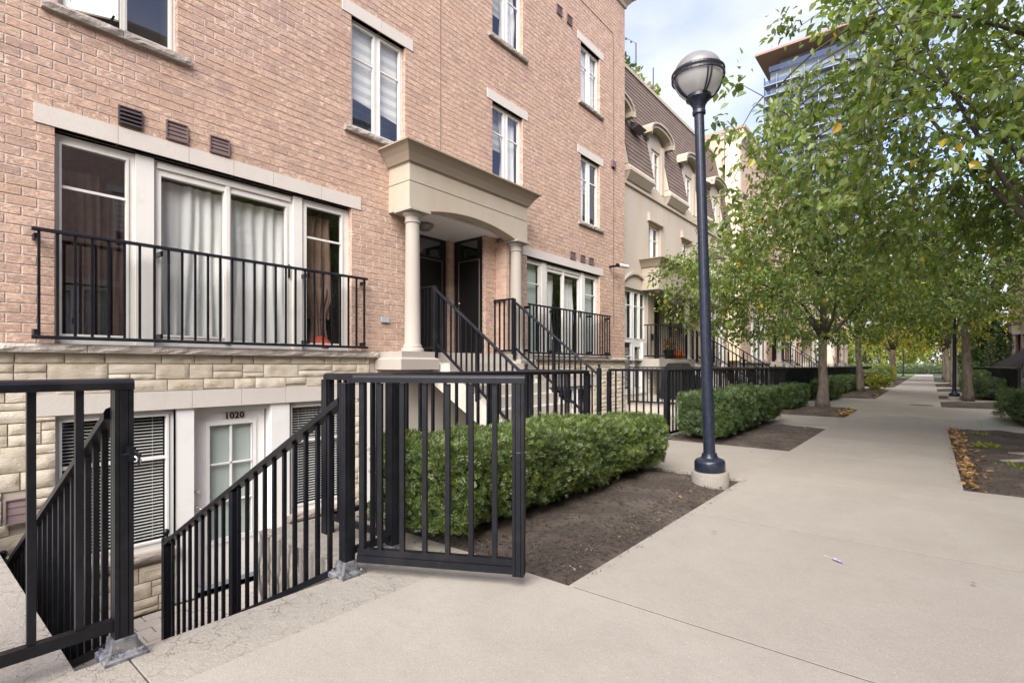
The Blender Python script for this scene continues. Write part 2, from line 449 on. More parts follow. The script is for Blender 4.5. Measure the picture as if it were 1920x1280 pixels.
def translucent_globe():
    m, n, l, b = _nt('lamp_globe')
    b.inputs['Base Color'].default_value = (0.86, 0.85, 0.83, 1)
    b.inputs['Roughness'].default_value = 0.25
    tr = n.new('ShaderNodeBsdfTranslucent')
    tr.inputs['Color'].default_value = (0.88, 0.87, 0.85, 1)
    mx = n.new('ShaderNodeMixShader')
    mx.inputs['Fac'].default_value = 0.6
    l.new(b.outputs[0], mx.inputs[1])
    l.new(tr.outputs[0], mx.inputs[2])
    tp = n.new('ShaderNodeBsdfTransparent')
    m2 = n.new('ShaderNodeMixShader')
    m2.inputs['Fac'].default_value = 0.22
    l.new(mx.outputs[0], m2.inputs[1])
    l.new(tp.outputs[0], m2.inputs[2])
    l.new(m2.outputs[0], n['Material Output'].inputs['Surface'])
translucent_globe()

# ------------------------------------------------------------------ mesh helpers
ORG = {}
def org(o):
    return ORG.get(o.name, Vector((0, 0, 0))) if o is not None else Vector((0, 0, 0))
def tag(o, label=None, cat=None, group=None, kind=None):
    if label: o['label'] = label
    if cat: o['category'] = cat
    if group: o['group'] = group
    if kind: o['kind'] = kind
    return o
def thing(name, loc, label, cat, group=None):
    o = bpy.data.objects.new(name, None)
    o.empty_display_size = 0.2
    o.location = loc
    COL.objects.link(o)
    ORG[o.name] = Vector(loc)
    return tag(o, label, cat, group)
def link(name, me, parent=None, loc=(0, 0, 0)):
    o = bpy.data.objects.new(name, me)
    COL.objects.link(o)
    if parent is not None:
        o.parent = parent
    o.location = loc
    ORG[o.name] = org(parent)
    return o
class MB:
    """collects vertices and faces in world coordinates"""
    def __init__(self):
        self.v, self.f = [], []
    def add(self, vs, fs):
        k = len(self.v)
        self.v.extend([tuple(p) for p in vs])
        self.f.extend([tuple(i + k for i in f) for f in fs])
        return self
    def box(self, x0, x1, y0, y1, z0, z1):
        vs = [(x0, y0, z0), (x1, y0, z0), (x1, y1, z0), (x0, y1, z0), (x0, y0, z1), (x1, y0, z1), (x1, y1, z1), (x0, y1, z1)]
        return self.add(vs, [(0, 3, 2, 1), (4, 5, 6, 7), (0, 1, 5, 4), (1, 2, 6, 5), (2, 3, 7, 6), (3, 0, 4, 7)])
    def cbox(self, x0, x1, y0, y1, z0, z1, c=0.004):
        """box with chamfered top edges"""
        vs = [(x0, y0, z0), (x1, y0, z0), (x1, y1, z0), (x0, y1, z0),
              (x0, y0, z1 - c), (x1, y0, z1 - c), (x1, y1, z1 - c), (x0, y1, z1 - c),
              (x0 + c, y0 + c, z1), (x1 - c, y0 + c, z1), (x1 - c, y1 - c, z1), (x0 + c, y1 - c, z1)]
        return self.add(vs, [(0, 3, 2, 1), (8, 9, 10, 11), (0, 1, 5, 4), (1, 2, 6, 5), (2, 3, 7, 6), (3, 0, 4, 7), (4, 5, 9, 8), (5, 6, 10, 9), (6, 7, 11, 10), (7, 4, 8, 11)])
    def loft(self, rings, cap=True):
        n = len(rings[0])
        vs, fs = [p for r in rings for p in r], []
        for i in range(len(rings) - 1):
            for j in range(n):
                a, b2 = i * n + j, i * n + (j + 1) % n
                fs.append((a, b2, b2 + n, a + n))
        if cap:
            fs.append(tuple(range(n - 1, -1, -1)))
            fs.append(tuple(range((len(rings) - 1) * n, len(rings) * n)))
        return self.add(vs, fs)
    def bar(self, p, q, prof, up=(0, 0, 1)):
        """sweep a 2D profile [(side, up)] from p to q"""
        p, q = Vector(p), Vector(q)
        d = (q - p).normalized()
        u = Vector(up)
        s = d.cross(u)
        if s.length < 1e-5:
            s = d.cross(Vector((1, 0, 0)))
        s.normalize()
        u2 = s.cross(d)
        return self.loft([[c + s * a + u2 * b2 for a, b2 in prof] for c in (p, q)])
    def vbar(self, p, q, prof):
        """sweep between p and q keeping the end cuts vertical (for stair rails)"""
        p, q = Vector(p), Vector(q)
        d = q - p
        s = Vector((d.y, -d.x, 0)).normalized()
        k = 1.0 / max(0.2, math.cos(math.atan2(abs(d.z), math.hypot(d.x, d.y))))
        return self.loft([[c + s * a + Vector((0, 0, b2 * k)) for a, b2 in prof] for c in (p, q)])
    def tube(self, pts, rad, n=8):
        pts = [Vector(p) for p in pts]
        rings = []
        ref = Vector((0.123, 0.456, 0.88))
        for i, p in enumerate(pts):
            d = (pts[min(i + 1, len(pts) - 1)] - pts[max(i - 1, 0)]).normalized()
            s = d.cross(ref)
            if s.length < 0.1:
                s = d.cross(Vector((1, 0, 0)))
            s.normalize()
            t = s.cross(d)
            r = rad[i] if isinstance(rad, (list, tuple)) else rad
            rings.append([p + (s * math.cos(2 * math.pi * j / n) + t * math.sin(2 * math.pi * j / n)) * r for j in range(n)])
        return self.loft(rings)
    def lathe(self, c, prof, n=24):
        rings = [[(c[0] + r * math.cos(2 * math.pi * j / n), c[1] + r * math.sin(2 * math.pi * j / n), c[2] + z) for j in range(n)] for r, z in prof]
        return self.loft(rings)
    def prism(self, poly, axis, a, b2):
        """extrude a polygon; axis 'x': poly=(y,z), 'y': poly=(x,z), 'z': poly=(x,y)"""
        def m(u, v, w):
            return {'x': (w, u, v), 'y': (u, w, v), 'z': (u, v, w)}[axis]
        n = len(poly)
        vs = [m(u, v, a) for u, v in poly] + [m(u, v, b2) for u, v in poly]
        fs = [tuple(range(n)), tuple(range(2 * n - 1, n - 1, -1))] + [(i, i + n, (i + 1) % n + n, (i + 1) % n) for i in range(n)]
        return self.add(vs, fs)
    def holes(self, x0, x1, z0, z1, hl, y, depth, edge=True):
        """wall panel facing -y at y with rectangular holes and reveals of the given depth"""
        xs = sorted(set([x0, x1] + [min(max(v, x0), x1) for h in hl for v in h[:2]]))
        zs = sorted(set([z0, z1] + [min(max(v, z0), z1) for h in hl for v in h[2:]]))
        for i in range(len(xs) - 1):
            for j in range(len(zs) - 1):
                cx, cz = (xs[i] + xs[i + 1]) / 2, (zs[j] + zs[j + 1]) / 2
                if any(h[0] < cx < h[1] and h[2] < cz < h[3] for h in hl):
                    continue
                self.add([(xs[i], y, zs[j]), (xs[i + 1], y, zs[j]), (xs[i + 1], y, zs[j + 1]), (xs[i], y, zs[j + 1])], [(0, 1, 2, 3)])
        rects = [(h[0], h[1], h[2], h[3], 1) for h in hl] + ([(x0, x1, z0, z1, 0)] if edge else [])
        for a, b2, c, d, _ in rects:
            self.add([(a, y, c), (b2, y, c), (b2, y, d), (a, y, d), (a, y + depth, c), (b2, y + depth, c), (b2, y + depth, d), (a, y + depth, d)],
                     [(0, 4, 5, 1), (1, 5, 6, 2), (2, 6, 7, 3), (3, 7, 4, 0)])
        return self
    def mesh(self, name, mat, o=Vector((0, 0, 0)), smooth=False, fix=True):
        me = bpy.data.meshes.new(name)
        me.from_pydata([(x - o[0], y - o[1], z - o[2]) for x, y, z in self.v], [], self.f)
        if mat:
            me.materials.append(MATS[mat])
        if fix:
            import bmesh
            bm = bmesh.new()
            bm.from_mesh(me)
            bmesh.ops.recalc_face_normals(bm, faces=bm.faces)
            bm.to_mesh(me)
            bm.free()
        if smooth:
            me.shade_smooth()
        me.update()
        return me
    def build(self, name, mat, parent=None, smooth=False, fix=True, kind=None, at=None):
        o = org(parent)
        if parent is None and at is not None:
            o = Vector(at)
        ob = link(name, self.mesh(name, mat, o, smooth, fix), parent, (0, 0, 0) if parent is not None or at is None else at)
        if parent is None and at is not None:
            ORG[ob.name] = Vector(at)
        if kind:
            ob['kind'] = kind
        return ob
def part(name, mat, parent, *boxes):
    m = MB()
    for b in boxes:
        m.box(*b)
    return m.build(name, mat, parent)
def auto_smooth(o, ang=35):
    me = o.data
    me.shade_smooth()
    try:
        me.set_sharp_from_angle(angle=R(ang))
    except Exception:
        pass
    return o
def np_mesh(name, verts, nper, faces_per, mat, parent=None, kind=None, smooth=False):
    """verts (N, nper, 3) in world coordinates; faces_per lists of local indices"""
    o = org(parent)
    N = verts.shape[0]
    v = (verts.reshape(-1, 3) - np.array(o)).astype(np.float32)
    me = bpy.data.meshes.new(name)
    me.vertices.add(len(v))
    me.vertices.foreach_set('co', v.ravel())
    loops, starts, tot = [], [], 0
    base = (np.arange(N) * nper)[:, None]
    sizes = [len(f) for f in faces_per]
    loc = np.concatenate([np.array(f) for f in faces_per])[None, :]
    lv = (base + loc).astype(np.int32).ravel()
    per = np.array(sizes)
    st = np.concatenate([[0], np.cumsum(per)[:-1]])
    total = int(per.sum())
    stt = ((np.arange(N) * total)[:, None] + st[None, :]).astype(np.int32).ravel()
    me.loops.add(len(lv))
    me.loops.foreach_set('vertex_index', lv)
    me.polygons.add(len(stt))
    me.polygons.foreach_set('loop_start', stt)
    me.update(calc_edges=True)
    me.validate()
    me.materials.append(MATS[mat])
    if smooth:
        me.shade_smooth()
    else:
        me.shade_flat()
    ob = link(name, me, parent)
    if kind:
        ob['kind'] = kind
    return ob
def dup(root, loc, label=None, group=None, scale=None, rotz=None, cat=None):
    def cp(o, par):
        c = o.copy()
        COL.objects.link(c)
        c.parent = par
        for ch in kids.get(o.name, []):
            cp(ch, c)
        return c
    kids = {}
    stack = [root]
    while stack:
        o = stack.pop()
        ks = list(o.children)
        kids[o.name] = ks
        stack.extend(ks)
    r = cp(root, None)
    r.location = loc
    if scale: r.scale = scale
    if rotz is not None: r.rotation_euler.z = rotz
    ORG[r.name] = Vector(loc)
    return tag(r, label, cat, group)
ca, sa = math.cos(R(YAW)), math.sin(R(YAW))
def proj(x, y, z):
    t = x * ca + y * sa
    if t < 0.1:
        return None
    return 960 + 965 * (x * sa - y * ca) / t, 685 - 965 * (z - H) / t, t

# ------------------------------------------------------------------ ground, path and slabs
g = MB()
ZG = -0.14
for (x0, x1, y0, y1) in ((-60, 0.2, -60, 60), (0.2, 13.0, -60, 2.42), (0.2, 13.0, 7.6, 60), (13.0, 700, -300, 300), (-60, 13.0, 60, 300), (-60, 13.0, -300, -60)):
    g.add([(x0, y0, ZG), (x1, y0, ZG), (x1, y1, ZG), (x0, y1, ZG)], [(0, 1, 2, 3)])
tag(g.build('ground', 'ground_earth'), kind='structure')

path = tag(link('path', MB().box(2.2, 95, -0.2, 1.44, -0.139, -0.0012).box(-5.5, 2.2, -2.9, 2.1, -0.139, -0.0012).box(2.2, 6.28, -2.9, -0.2, -0.139, -0.0012).mesh('path', 'joint_filler'), None), kind='structure')
def slab(x0, x1, y0, y1, mat='path_concrete', z=0.0, parent=path, name='slab'):
    return MB().cbox(x0 + 0.0035, x1 - 0.0035, y0 + 0.0005, y1 - 0.0005, z - 0.12, z, 0.0015).build(name, mat, parent)
XJ = [-5.0, -3.2, -1.4, 0.5, 2.28, 4.02, 5.82, 7.62, 9.42, 11.2, 13.05, 14.9, 16.7, 18.5, 20.3, 22.1, 23.9, 25.7, 27.5, 30, 33, 36, 39, 42, 45, 48, 52, 56, 60, 65, 70, 76, 84]
for i in range(len(XJ) - 1):
    x0, x1 = XJ[i], XJ[i + 1]
    if x1 <= 2.28:              # the wide paved area round the camera
        slab(x0, x1, -3.0, 2.12)
    elif x1 <= 5.83:
        slab(x0, x1, -3.0, 1.47)
    elif x0 < 6.3:
        slab(x0, 6.30, -3.0, 1.47)
        slab(6.30, x1, -0.24, 1.47)
    else:
        slab(x0, x1, -0.24, 1.47)
side = tag(link('side_path', MB().box(5.6, 7.6, 1.5, 4.0, -0.139, -0.06).mesh('side_path', 'soil'), None), kind='structure')
for (x0, x1, y0, y1) in ((5.5, 7.72, 1.47, 2.9), (5.5, 7.72, 2.9, 4.3), (11.1, 13.45, 1.47, 3.1), (16.2, 18.9, 1.47, 3.1), (18.9, 21.6, 1.47, 3.1), (29.3, 33.5, 1.47, 4.3),
                         (12.3, 15.4, -2.0, -0.24), (15.4, 18.5, -2.0, -0.24), (21.3, 23.0, -2.0, -0.24), (25.5, 29.5, -2.0, -0.24), (33.0, 36.0, -2.0, -0.24), (42, 46, -2, -0.24)):
    slab(x0, x1, y0, y1, parent=side)
fore = tag(link('landing_pavement', MB().box(-3, 0.3, 1.5, 2.4, -0.139, -0.06).mesh('landing_pavement', 'soil'), None), kind='structure')
slab(-3.2, 0.62, 2.12, 2.5, 'old_concrete', parent=fore)
slab(0.62, 1.66, 2.12, 2.5, 'old_concrete', parent=fore)
slab(1.66, 2.30, 2.12, 2.5, 'old_concrete', parent=fore)
slab(1.69, 2.30, 2.5, 3.60, 'old_concrete', parent=fore)
slab(-3.2, 0.47, 2.5, 6.3, 'old_concrete', parent=fore)

def soil_bed(x0, x1, y0, y1, hump=0.05, name='planting_bed', step=0.07, edge=0.022):
    nx, ny = max(4, int((x1 - x0) / step)), max(4, int((y1 - y0) / step))
    vs, fs = [], []
    for j in range(ny + 1):
        for i in range(nx + 1):
            x, y = x0 + (x1 - x0) * i / nx, y0 + (y1 - y0) * j / ny
            e = min(1.0, min(i, nx - i, j, ny - j) * step / 0.35)
            z = -edge + hump * e + 0.030 * (mnoise.noise(Vector((x * 3, y * 3, 1))) + 0.5 * mnoise.noise(Vector((x * 9, y * 9, 4)))) * (0.25 + 0.75 * e)
            vs.append((x, y, z))
    for j in range(ny):
        for i in range(nx):
            a = j * (nx + 1) + i
            fs.append((a, a + 1, a + nx + 2, a + nx + 1))
    o = MB().add(vs, fs).build(name, 'soil', None, True, False)
    return tag(o, kind='structure')
soil_bed(2.30, 5.50, 1.47, 3.35, step=0.05)
soil_bed(7.72, 11.10, 1.47, 3.3)
soil_bed(13.45, 16.2, 1.4, 3.2, 0.08)
soil_bed(21.6, 29.3, 1.4, 3.2, 0.10, step=0.15)
soil_bed(33.5, 60, 1.4, 3.2, 0.06, step=0.3)
soil_bed(6.30, 12.3, -2.2, -0.24, 0.06)
soil_bed(18.5, 21.3, -2.2, -0.24, 0.06, step=0.12)
soil_bed(23.0, 25.5, -2.2, -0.24, 0.06, step=0.12)
soil_bed(29.5, 33.0, -2.2, -0.24, 0.06, step=0.2)
soil_bed(36.0, 42.0, -2.2, -0.24, 0.06, step=0.3)
tag(MB().box(58, 92, 1.5, 12, -0.3, -0.012).build('lawn', 'lawn'), kind='structure')
MB_curb = MB().cbox(2.30, 5.5, 1.455, 1.47, -0.1, -0.004)

# chips and clods lying in the two near beds
def chips(name, label, n, x0, x1, y0, y1, smin, smax, mat, zoff=0.02):
    p = np.stack([rng.uniform(x0, x1, n), rng.uniform(y0, y1, n), np.zeros(n)], 1)
    p[:, 2] = [zoff + 0.030 * (mnoise.noise(Vector((a * 3, b * 3, 1))) + 0.5 * mnoise.noise(Vector((a * 9, b * 9, 4)))) for a, b in p[:, :2]]
    ang = rng.uniform(0, 6.28, n)
    s = rng.uniform(smin, smax, n)
    d = np.stack([np.cos(ang), np.sin(ang), rng.normal(0, 0.25, n)], 1) * s[:, None]
    w = np.stack([-np.sin(ang), np.cos(ang), rng.normal(0, 0.3, n)], 1) * (s * rng.uniform(0.25, 0.6, n))[:, None]
    u = np.tile(np.array([[0, 0, 1.0]]), (n, 1)) * (s * rng.uniform(0.2, 0.5, n))[:, None]
    v = np.stack([p - d, p + w, p + d, p - w, p + u], 1)
    o = np_mesh(name, v, 5, [(0, 1, 4), (1, 2, 4), (2, 3, 4), (3, 0, 4)], mat)
    return tag(o, label, 'mulch', None, 'stuff')
chips('wood_chip_litter', 'pale wood chips and bits scattered over the bed before the nearest hedge', 900, 2.36, 5.4, 1.52, 2.5, 0.003, 0.011, 'soil_chip')
chips('soil_clods', 'small dark clods of soil in the bed before the nearest hedge', 5200, 2.34, 5.45, 1.50, 2.5, 0.004, 0.013, 'soil_clod')
chips('soil_clods', 'small dark clods of soil in the bed at the right edge', 2500, 6.35, 10.0, -1.6, -0.28, 0.004, 0.013, 'soil_clod')

chips('soil_crumbs', 'crumbs of soil spilled onto the path beside the nearest bed', 420, 2.36, 5.5, 1.405, 1.472, 0.002, 0.007, 'soil_clod', 0.012)
chips('soil_crumbs', 'crumbs of soil spilled onto the path beside the right bed', 260, 6.35, 11.5, -0.25, -0.17, 0.002, 0.008, 'soil_clod', 0.012)
# utility cover and drain
tag(MB().cbox(13.0, 14.9, -1.3, -0.75, -0.02, 0.006).build('utility_cover', 'utility_lid', at=(13.95, -1.0, 0)), 'mossy square utility cover set in the right side paving', 'cover')
tag(MB().lathe((19.1, 0.2, 0.0), [(0.001, 0.004), (0.28, 0.004), (0.30, 0.0)], 20).build('drain_cover', 'drain_dark', at=(19.1, 0.2, 0)), 'dark round drain cover in the middle of the path', 'drain')

# ------------------------------------------------------------------ sunken patio
sw = thing('retaining_wall', (1.75, 3.0, -1.5), 'weathered concrete retaining wall with broken corner beside the stairwell', 'wall')
def rough_block(name, x0, x1, y0, y1, z0, z1, amp, parent, mat='old_concrete', st=0.05, seed=0):
    """box whose faces are broken up by noise"""
    m = MB()
    def disp(p):
        q = Vector(p) * 5 + Vector((seed, seed * 2, 0))
        n3 = Vector((mnoise.noise(q), mnoise.noise(q + Vector((31, 0, 0))), mnoise.noise(q + Vector((0, 57, 0)))))
        q2 = Vector(p) * 17
        n4 = Vector((mnoise.noise(q2), mnoise.noise(q2 + Vector((31, 0, 0))), mnoise.noise(q2 + Vector((0, 57, 0)))))
        return Vector(p) + n3 * amp + n4 * amp * 0.45
    def face(f, nu, nv):
        vs = [disp(f(i / nu, j / nv)) for j in range(nv + 1) for i in range(nu + 1)]
        fs = [(j * (nu + 1) + i, j * (nu + 1) + i + 1, (j + 1) * (nu + 1) + i + 1, (j + 1) * (nu + 1) + i) for j in range(nv) for i in range(nu)]
        m.add(vs, fs)
    nx, ny, nz = [max(2, int(d / st)) for d in (x1 - x0, y1 - y0, z1 - z0)]
    lx, ly, lz = x1 - x0, y1 - y0, z1 - z0
    face(lambda u, v: (x0 + lx * u, y0 + ly * v, z1), nx, ny)
    face(lambda u, v: (x0 + lx * u, y0, z0 + lz * v), nx, nz)
    face(lambda u, v: (x0 + lx * u, y1, z0 + lz * v), nx, nz)
    face(lambda u, v: (x0, y0 + ly * u, z0 + lz * v), ny, nz)
    face(lambda u, v: (x1, y0 + ly * u, z0 + lz * v), ny, nz)
    return m.build(name, mat, parent, True, False)
rough_block('side_wall', 1.68, 1.86, 2.52, 3.62, -1.5, -0.005, 0.012, sw, st=0.06)
rough_block('broken_edge', 1.665, 1.74, 3.10, 3.63, -0.62, -0.015, 0.03, sw, st=0.03, seed=3)
part('back_wall', 'old_concrete', sw, (1.86, 5.3, 3.42, 3.58, -1.5, -0.004))
for k, (x, y, z, sz) in enumerate(((1.76, 2.66, -0.10, 0.06), (1.77, 2.86, -0.17, 0.08), (1.77, 2.76, -0.30, 0.08), (1.79, 3.02, -0.30, 0.10))):
    o = rough_block('concrete_chunk', x - sz, x + sz * 0.8, y - sz, y + sz, z - sz, z + sz * 0.8, 0.03, None, st=0.04, seed=20 + k)
    tag(o, ['broken concrete chunk wedged by the gate post foot', 'larger broken chunk just below the gate post foot', 'broken chunk lying on the stair edge under the railing', 'lowest broken chunk under the stair railing'][k], 'rubble', 'broken concrete at the stair edge')
lw = thing('retaining_wall', (0.4, 4.0, -1.5), 'concrete retaining wall on the left side of the stairs going down', 'wall')
part('wall_body', 'old_concrete', lw, (0.28, 0.465, 2.52, 6.32, -1.5, -0.125))
st = thing('stairwell_steps', (1.1, 2.5, -1.5), 'concrete steps going down to the sunken door', 'steps')
for i in range(8):
    rough_block('step', 0.47, 1.67, 2.5 + 0.3 * i, 2.5 + 0.3 * (i + 1) + 0.01, -1.5, -0.17 * (i + 1), 0.003, st, 'step_concrete', 0.15)
patio = tag(link('patio_floor', MB().box(0.3, 5.6, 3.6, 6.6, -1.62, -1.512).mesh('patio_floor', 'soil'), None), kind='structure')
pv = MB().cbox(-0.117, 0.117, -0.077, 0.077, -0.05, 0.0, 0.006).mesh('paver', 'paver_concrete')
for j in range(10):
    for i in range(20):
        x = 0.55 + 0.24 * i + (0.12 if j % 2 else 0)
        y = 4.95 + 0.16 * j
        if x > 5.0 or y > 6.4:
            continue
        o = link('paver', pv, patio, (x, y, -1.5 + random.uniform(-0.004, 0.004)))
        o.rotation_euler = (random.uniform(-0.01, 0.01), random.uniform(-0.01, 0.01), random.uniform(-0.012, 0.012))
patio2 = tag(link('patio_floor', MB().box(5.35, 13.0, 3.3, 7.0, -1.62, -1.5).mesh('patio_floor', 'paver_concrete'), None), kind='structure')
rw = thing('retaining_wall', (10.0, 3.4, -1.5), 'concrete retaining wall under the fence behind the second hedge', 'wall')
part('wall_body', 'old_concrete', rw, (7.75, 13.0, 3.32, 3.48, -1.5, -0.004), (7.74, 7.9, 3.482, 4.3, -1.5, -0.006), (5.32, 7.738, 4.16, 4.30, -1.5, -0.125), (5.302, 5.42, 3.42, 4.158, -1.5, -0.006), (12.97, 13.08, 3.484, 6.48, -1.5, -0.142))

# ------------------------------------------------------------------ townhouse pieces
YF = 6.5
def rough_face(m, x0, x1, z0, z1, yf, amp, seed, back=0.06, cell=0.03):
    """one split-faced stone; front faces -y"""
    nx = max(3, min(12, int((x1 - x0) / cell)))
    nz = max(3, min(5, int((z1 - z0) / cell)))
    vs = []
    for j in range(nz + 1):
        for i in range(nx + 1):
            x, z = x0 + (x1 - x0) * i / nx, z0 + (z1 - z0) * j / nz
            e = 0.0 if (i in (0, nx) or j in (0, nz)) else 1.0
            d = amp * (0.55 + 0.9 * mnoise.noise(Vector((x * 7 + seed, z * 13, seed * 3.1))) + 0.5 * mnoise.noise(Vector((x * 21, z * 33 + seed, 2)))) * e
            vs.append((x, yf - max(-0.004, d), z))
    fs = [(j * (nx + 1) + i, j * (nx + 1) + i + 1, (j + 1) * (nx + 1) + i + 1, (j + 1) * (nx + 1) + i) for j in range(nz) for i in range(nx)]
    m.add(vs, fs)
    m.add([(x0, yf, z0), (x1, yf, z0), (x1, yf, z1), (x0, yf, z1), (x0, yf + back, z0), (x1, yf + back, z0), (x1, yf + back, z1), (x0, yf + back, z1)],
          [(0, 4, 5, 1), (1, 5, 6, 2), (2, 6, 7, 3), (3, 7, 4, 0)])
    return m
def glass_pane(root, x0, x1, z0, z1, y, mat='glass'):
    return MB().add([(x0, y, z0), (x1, y, z0), (x1, y, z1), (x0, y, z1), (x0, y + 0.006, z0), (x1, y + 0.006, z0), (x1, y + 0.006, z1), (x0, y + 0.006, z1)],
                    [(0, 1, 2, 3)]).build('pane', mat, root, fix=False)
def window(root, x0, x1, z0, z1, y, sashes, fw=0.045, bars=(), mat='window_frame', glass='glass', bar=0.018, name='window', depth=0.05):
    """sashes: list of (xa, xb, za, zb) glass rectangles; bars: list of (xa, xb, za, zb) glazing bars"""
    m = MB().holes(x0, x1, z0, z1, sashes, y, depth)
    # a raised bead round each sash
    for (a, b, c, d) in sashes:
        w = 0.022
        if min(b - a, d - c) > 0.12:
            m.holes(a - w, b + w, c - w, d + w, [(a, b, c, d)], y - 0.012, 0.0125)
    for (a, b, c, d) in bars:
        m.box(a, b, y + 0.004, y + 0.03, c, d)
    w = m.build(name, mat, root)
    for (a, b, c, d) in sashes:
        glass_pane(w, a, b, c, d, y + 0.022, glass)
    return w
def curtain(parent, x0, x1, z0, z1, y, mat, folds=9, amp=0.03, seed=0, name='curtain', gather=0.0, nz=10):
    nx = folds * 7
    vs, fs = [], []
    for j in range(nz + 1):
        v = j / nz
        for i in range(nx + 1):
            u = i / nx
            sq = 1.0 - gather * math.sin(math.pi * min(1, v * 1.1)) * (1 if v < 0.9 else 0.4)
            x = x0 + (x1 - x0) * (0.5 + (u - 0.5) * sq)
            ph = mnoise.noise(Vector((u * 3, v * 1.2, seed))) * 3.4 + mnoise.noise(Vector((u * 9, v * 0.6, seed + 3))) * 2.0
            yy = y + amp * math.sin(u * folds * 6.28 + ph) * (0.5 + 0.5 * (1 - v) + 0.25) + 0.03 * mnoise.noise(Vector((u * 5, v * 3, seed + 9)))
            vs.append((x, yy, z0 + (z1 - z0) * v))
    for j in range(nz):
        for i in range(nx):
            a = j * (nx + 1) + i
            fs.append((a, a + 1, a + nx + 2, a + nx + 1))
    return MB().add(vs, fs).build(name, mat, parent, True, False)
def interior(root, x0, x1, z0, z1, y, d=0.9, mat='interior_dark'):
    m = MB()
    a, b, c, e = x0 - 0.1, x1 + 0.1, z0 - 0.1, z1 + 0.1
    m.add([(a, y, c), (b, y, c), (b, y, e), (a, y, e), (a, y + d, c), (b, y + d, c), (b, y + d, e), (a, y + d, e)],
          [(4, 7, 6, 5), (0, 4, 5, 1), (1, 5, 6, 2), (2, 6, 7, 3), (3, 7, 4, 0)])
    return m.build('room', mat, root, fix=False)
def casement(root, x0, x1, z0, z1, y, blind=None, glass='glass', detail=True):
    """two tall sashes with a glazing bar a third down"""
    xm = (x0 + x1) / 2
    s1 = (x0 + 0.065, xm - 0.06, z0 + 0.075, z1 - 0.075)
    s2 = (xm + 0.06, x1 - 0.065, z0 + 0.075, z1 - 0.075)
    zb = z1 - 0.33 * (z1 - z0)
    w = window(root, x0, x1, z0, z1, y, [s1, s2], bars=[(s1[0], s1[1], zb - 0.012, zb + 0.012), (s2[0], s2[1], zb - 0.012, zb + 0.012)], glass=glass)
    interior(root, x0, x1, z0, z1, y + 0.051, 0.8)
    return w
def lintel(root, xs, z0, z1, y=YF, proud=0.012, mat='precast', name='lintel_block'):
    for a, b in zip(xs[:-1], xs[1:]):
        MB().box(a + 0.002, b - 0.002, y - proud, y + 0.09, z0, z1).build(name, mat, root)
def sill(root, x0, x1, z1, y=YF, n=2, mat='rough_sill'):
    xs = [x0 + (x1 - x0) * i / n for i in range(n + 1)]
    for k, (a, b) in enumerate(zip(xs[:-1], xs[1:])):
        m = MB()
        rough_face(m, a + 0.002, b - 0.002, z1 - 0.085, z1 - 0.004, y - 0.055, 0.02, a * 3.3, 0.15)
        m.box(a + 0.003, b - 0.003, y - 0.054, y + 0.09, z1 - 0.084, z1 - 0.001)
        m.build('sill', mat, root)
def vent(root, x0, x1, z0, z1, y=YF, mat='vent_plastic', slats=4, tilt=0.012, name='vent'):
    w = 0.013
    v = MB().holes(x0, x1, z0, z1, [(x0 + w, x1 - w, z0 + w, z1 - w)], y - 0.028, 0.028).box(x0 + w, x1 - w, y - 0.004, y - 0.001, z0 + w, z1 - w).build(name, mat, root)
    h = (z1 - z0 - 2 * w) / slats
    for k in range(slats):
        a = z0 + w + k * h
        MB().add([(x0 + w, y - 0.010 - tilt, a + 0.002), (x1 - w, y - 0.010 - tilt, a + 0.002), (x1 - w, y - 0.010, a + h), (x0 + w, y - 0.010, a + h),
                  (x0 + w, y - 0.005, a + 0.002), (x1 - w, y - 0.005, a + 0.002), (x1 - w, y - 0.005, a + h), (x0 + w, y - 0.005, a + h)],
                 [(0, 1, 2, 3), (0, 4, 5, 1), (2, 6, 7, 3), (4, 7, 6, 5), (1, 5, 6, 2), (0, 3, 7, 4)]).build('louver', mat, v)
    return v
def blind_slats(parent, x0, x1, z0, z1, y, pitch=0.034):
    me = MB().add([(x0, y - 0.010, -0.004), (x1, y - 0.010, -0.004), (x1, y + 0.010, 0.004), (x0, y + 0.010, 0.004)], [(0, 1, 2, 3)]).mesh('slat', 'slat_white', org(parent) * Vector((1, 1, 0)), fix=False)
    n = int((z1 - z0) / pitch)
    for k in range(n):
        link('slat', me, parent, (0, 0, z0 + pitch * (k + 0.5) - org(parent).z))
    MB().tube([(x0 + 0.12, y, z0), (x0 + 0.12, y, z1)], 0.002, 4).tube([(x1 - 0.1, y, z0), (x1 - 0.1, y, z1)], 0.002, 4).build('cord', 'slat_white', parent)
def column(parent, x, y, z0, z1, r=0.122, mat='column_stucco'):
    m = MB()
    h = z1 - z0
    m.lathe((x, y, z0), [(r * 1.45, 0.0), (r * 1.45, 0.02), (r * 1.38, 0.045), (r * 1.2, 0.06), (r * 1.22, 0.075), (r * 1.12, 0.10), (r, 0.125), (r * 0.97, h * 0.35), (r * 0.86, h - 0.22),
                         (r * 0.86, h - 0.19), (r * 0.98, h - 0.185), (r * 0.98, h - 0.165), (r * 0.90, h - 0.16), (r * 0.92, h - 0.10), (r * 1.22, h - 0.065), (r * 1.28, h - 0.045), (r * 1.28, h - 0.04), (r * 1.1, h - 0.035)], 32)
    o = m.build('column', mat, parent)
    auto_smooth(o, 40)
    a = r * 1.62
    MB().box(x - a, x + a, y - a, y + a, z1 - 0.035, z1 - 0.003).build('capital_slab', mat, parent)
    return o
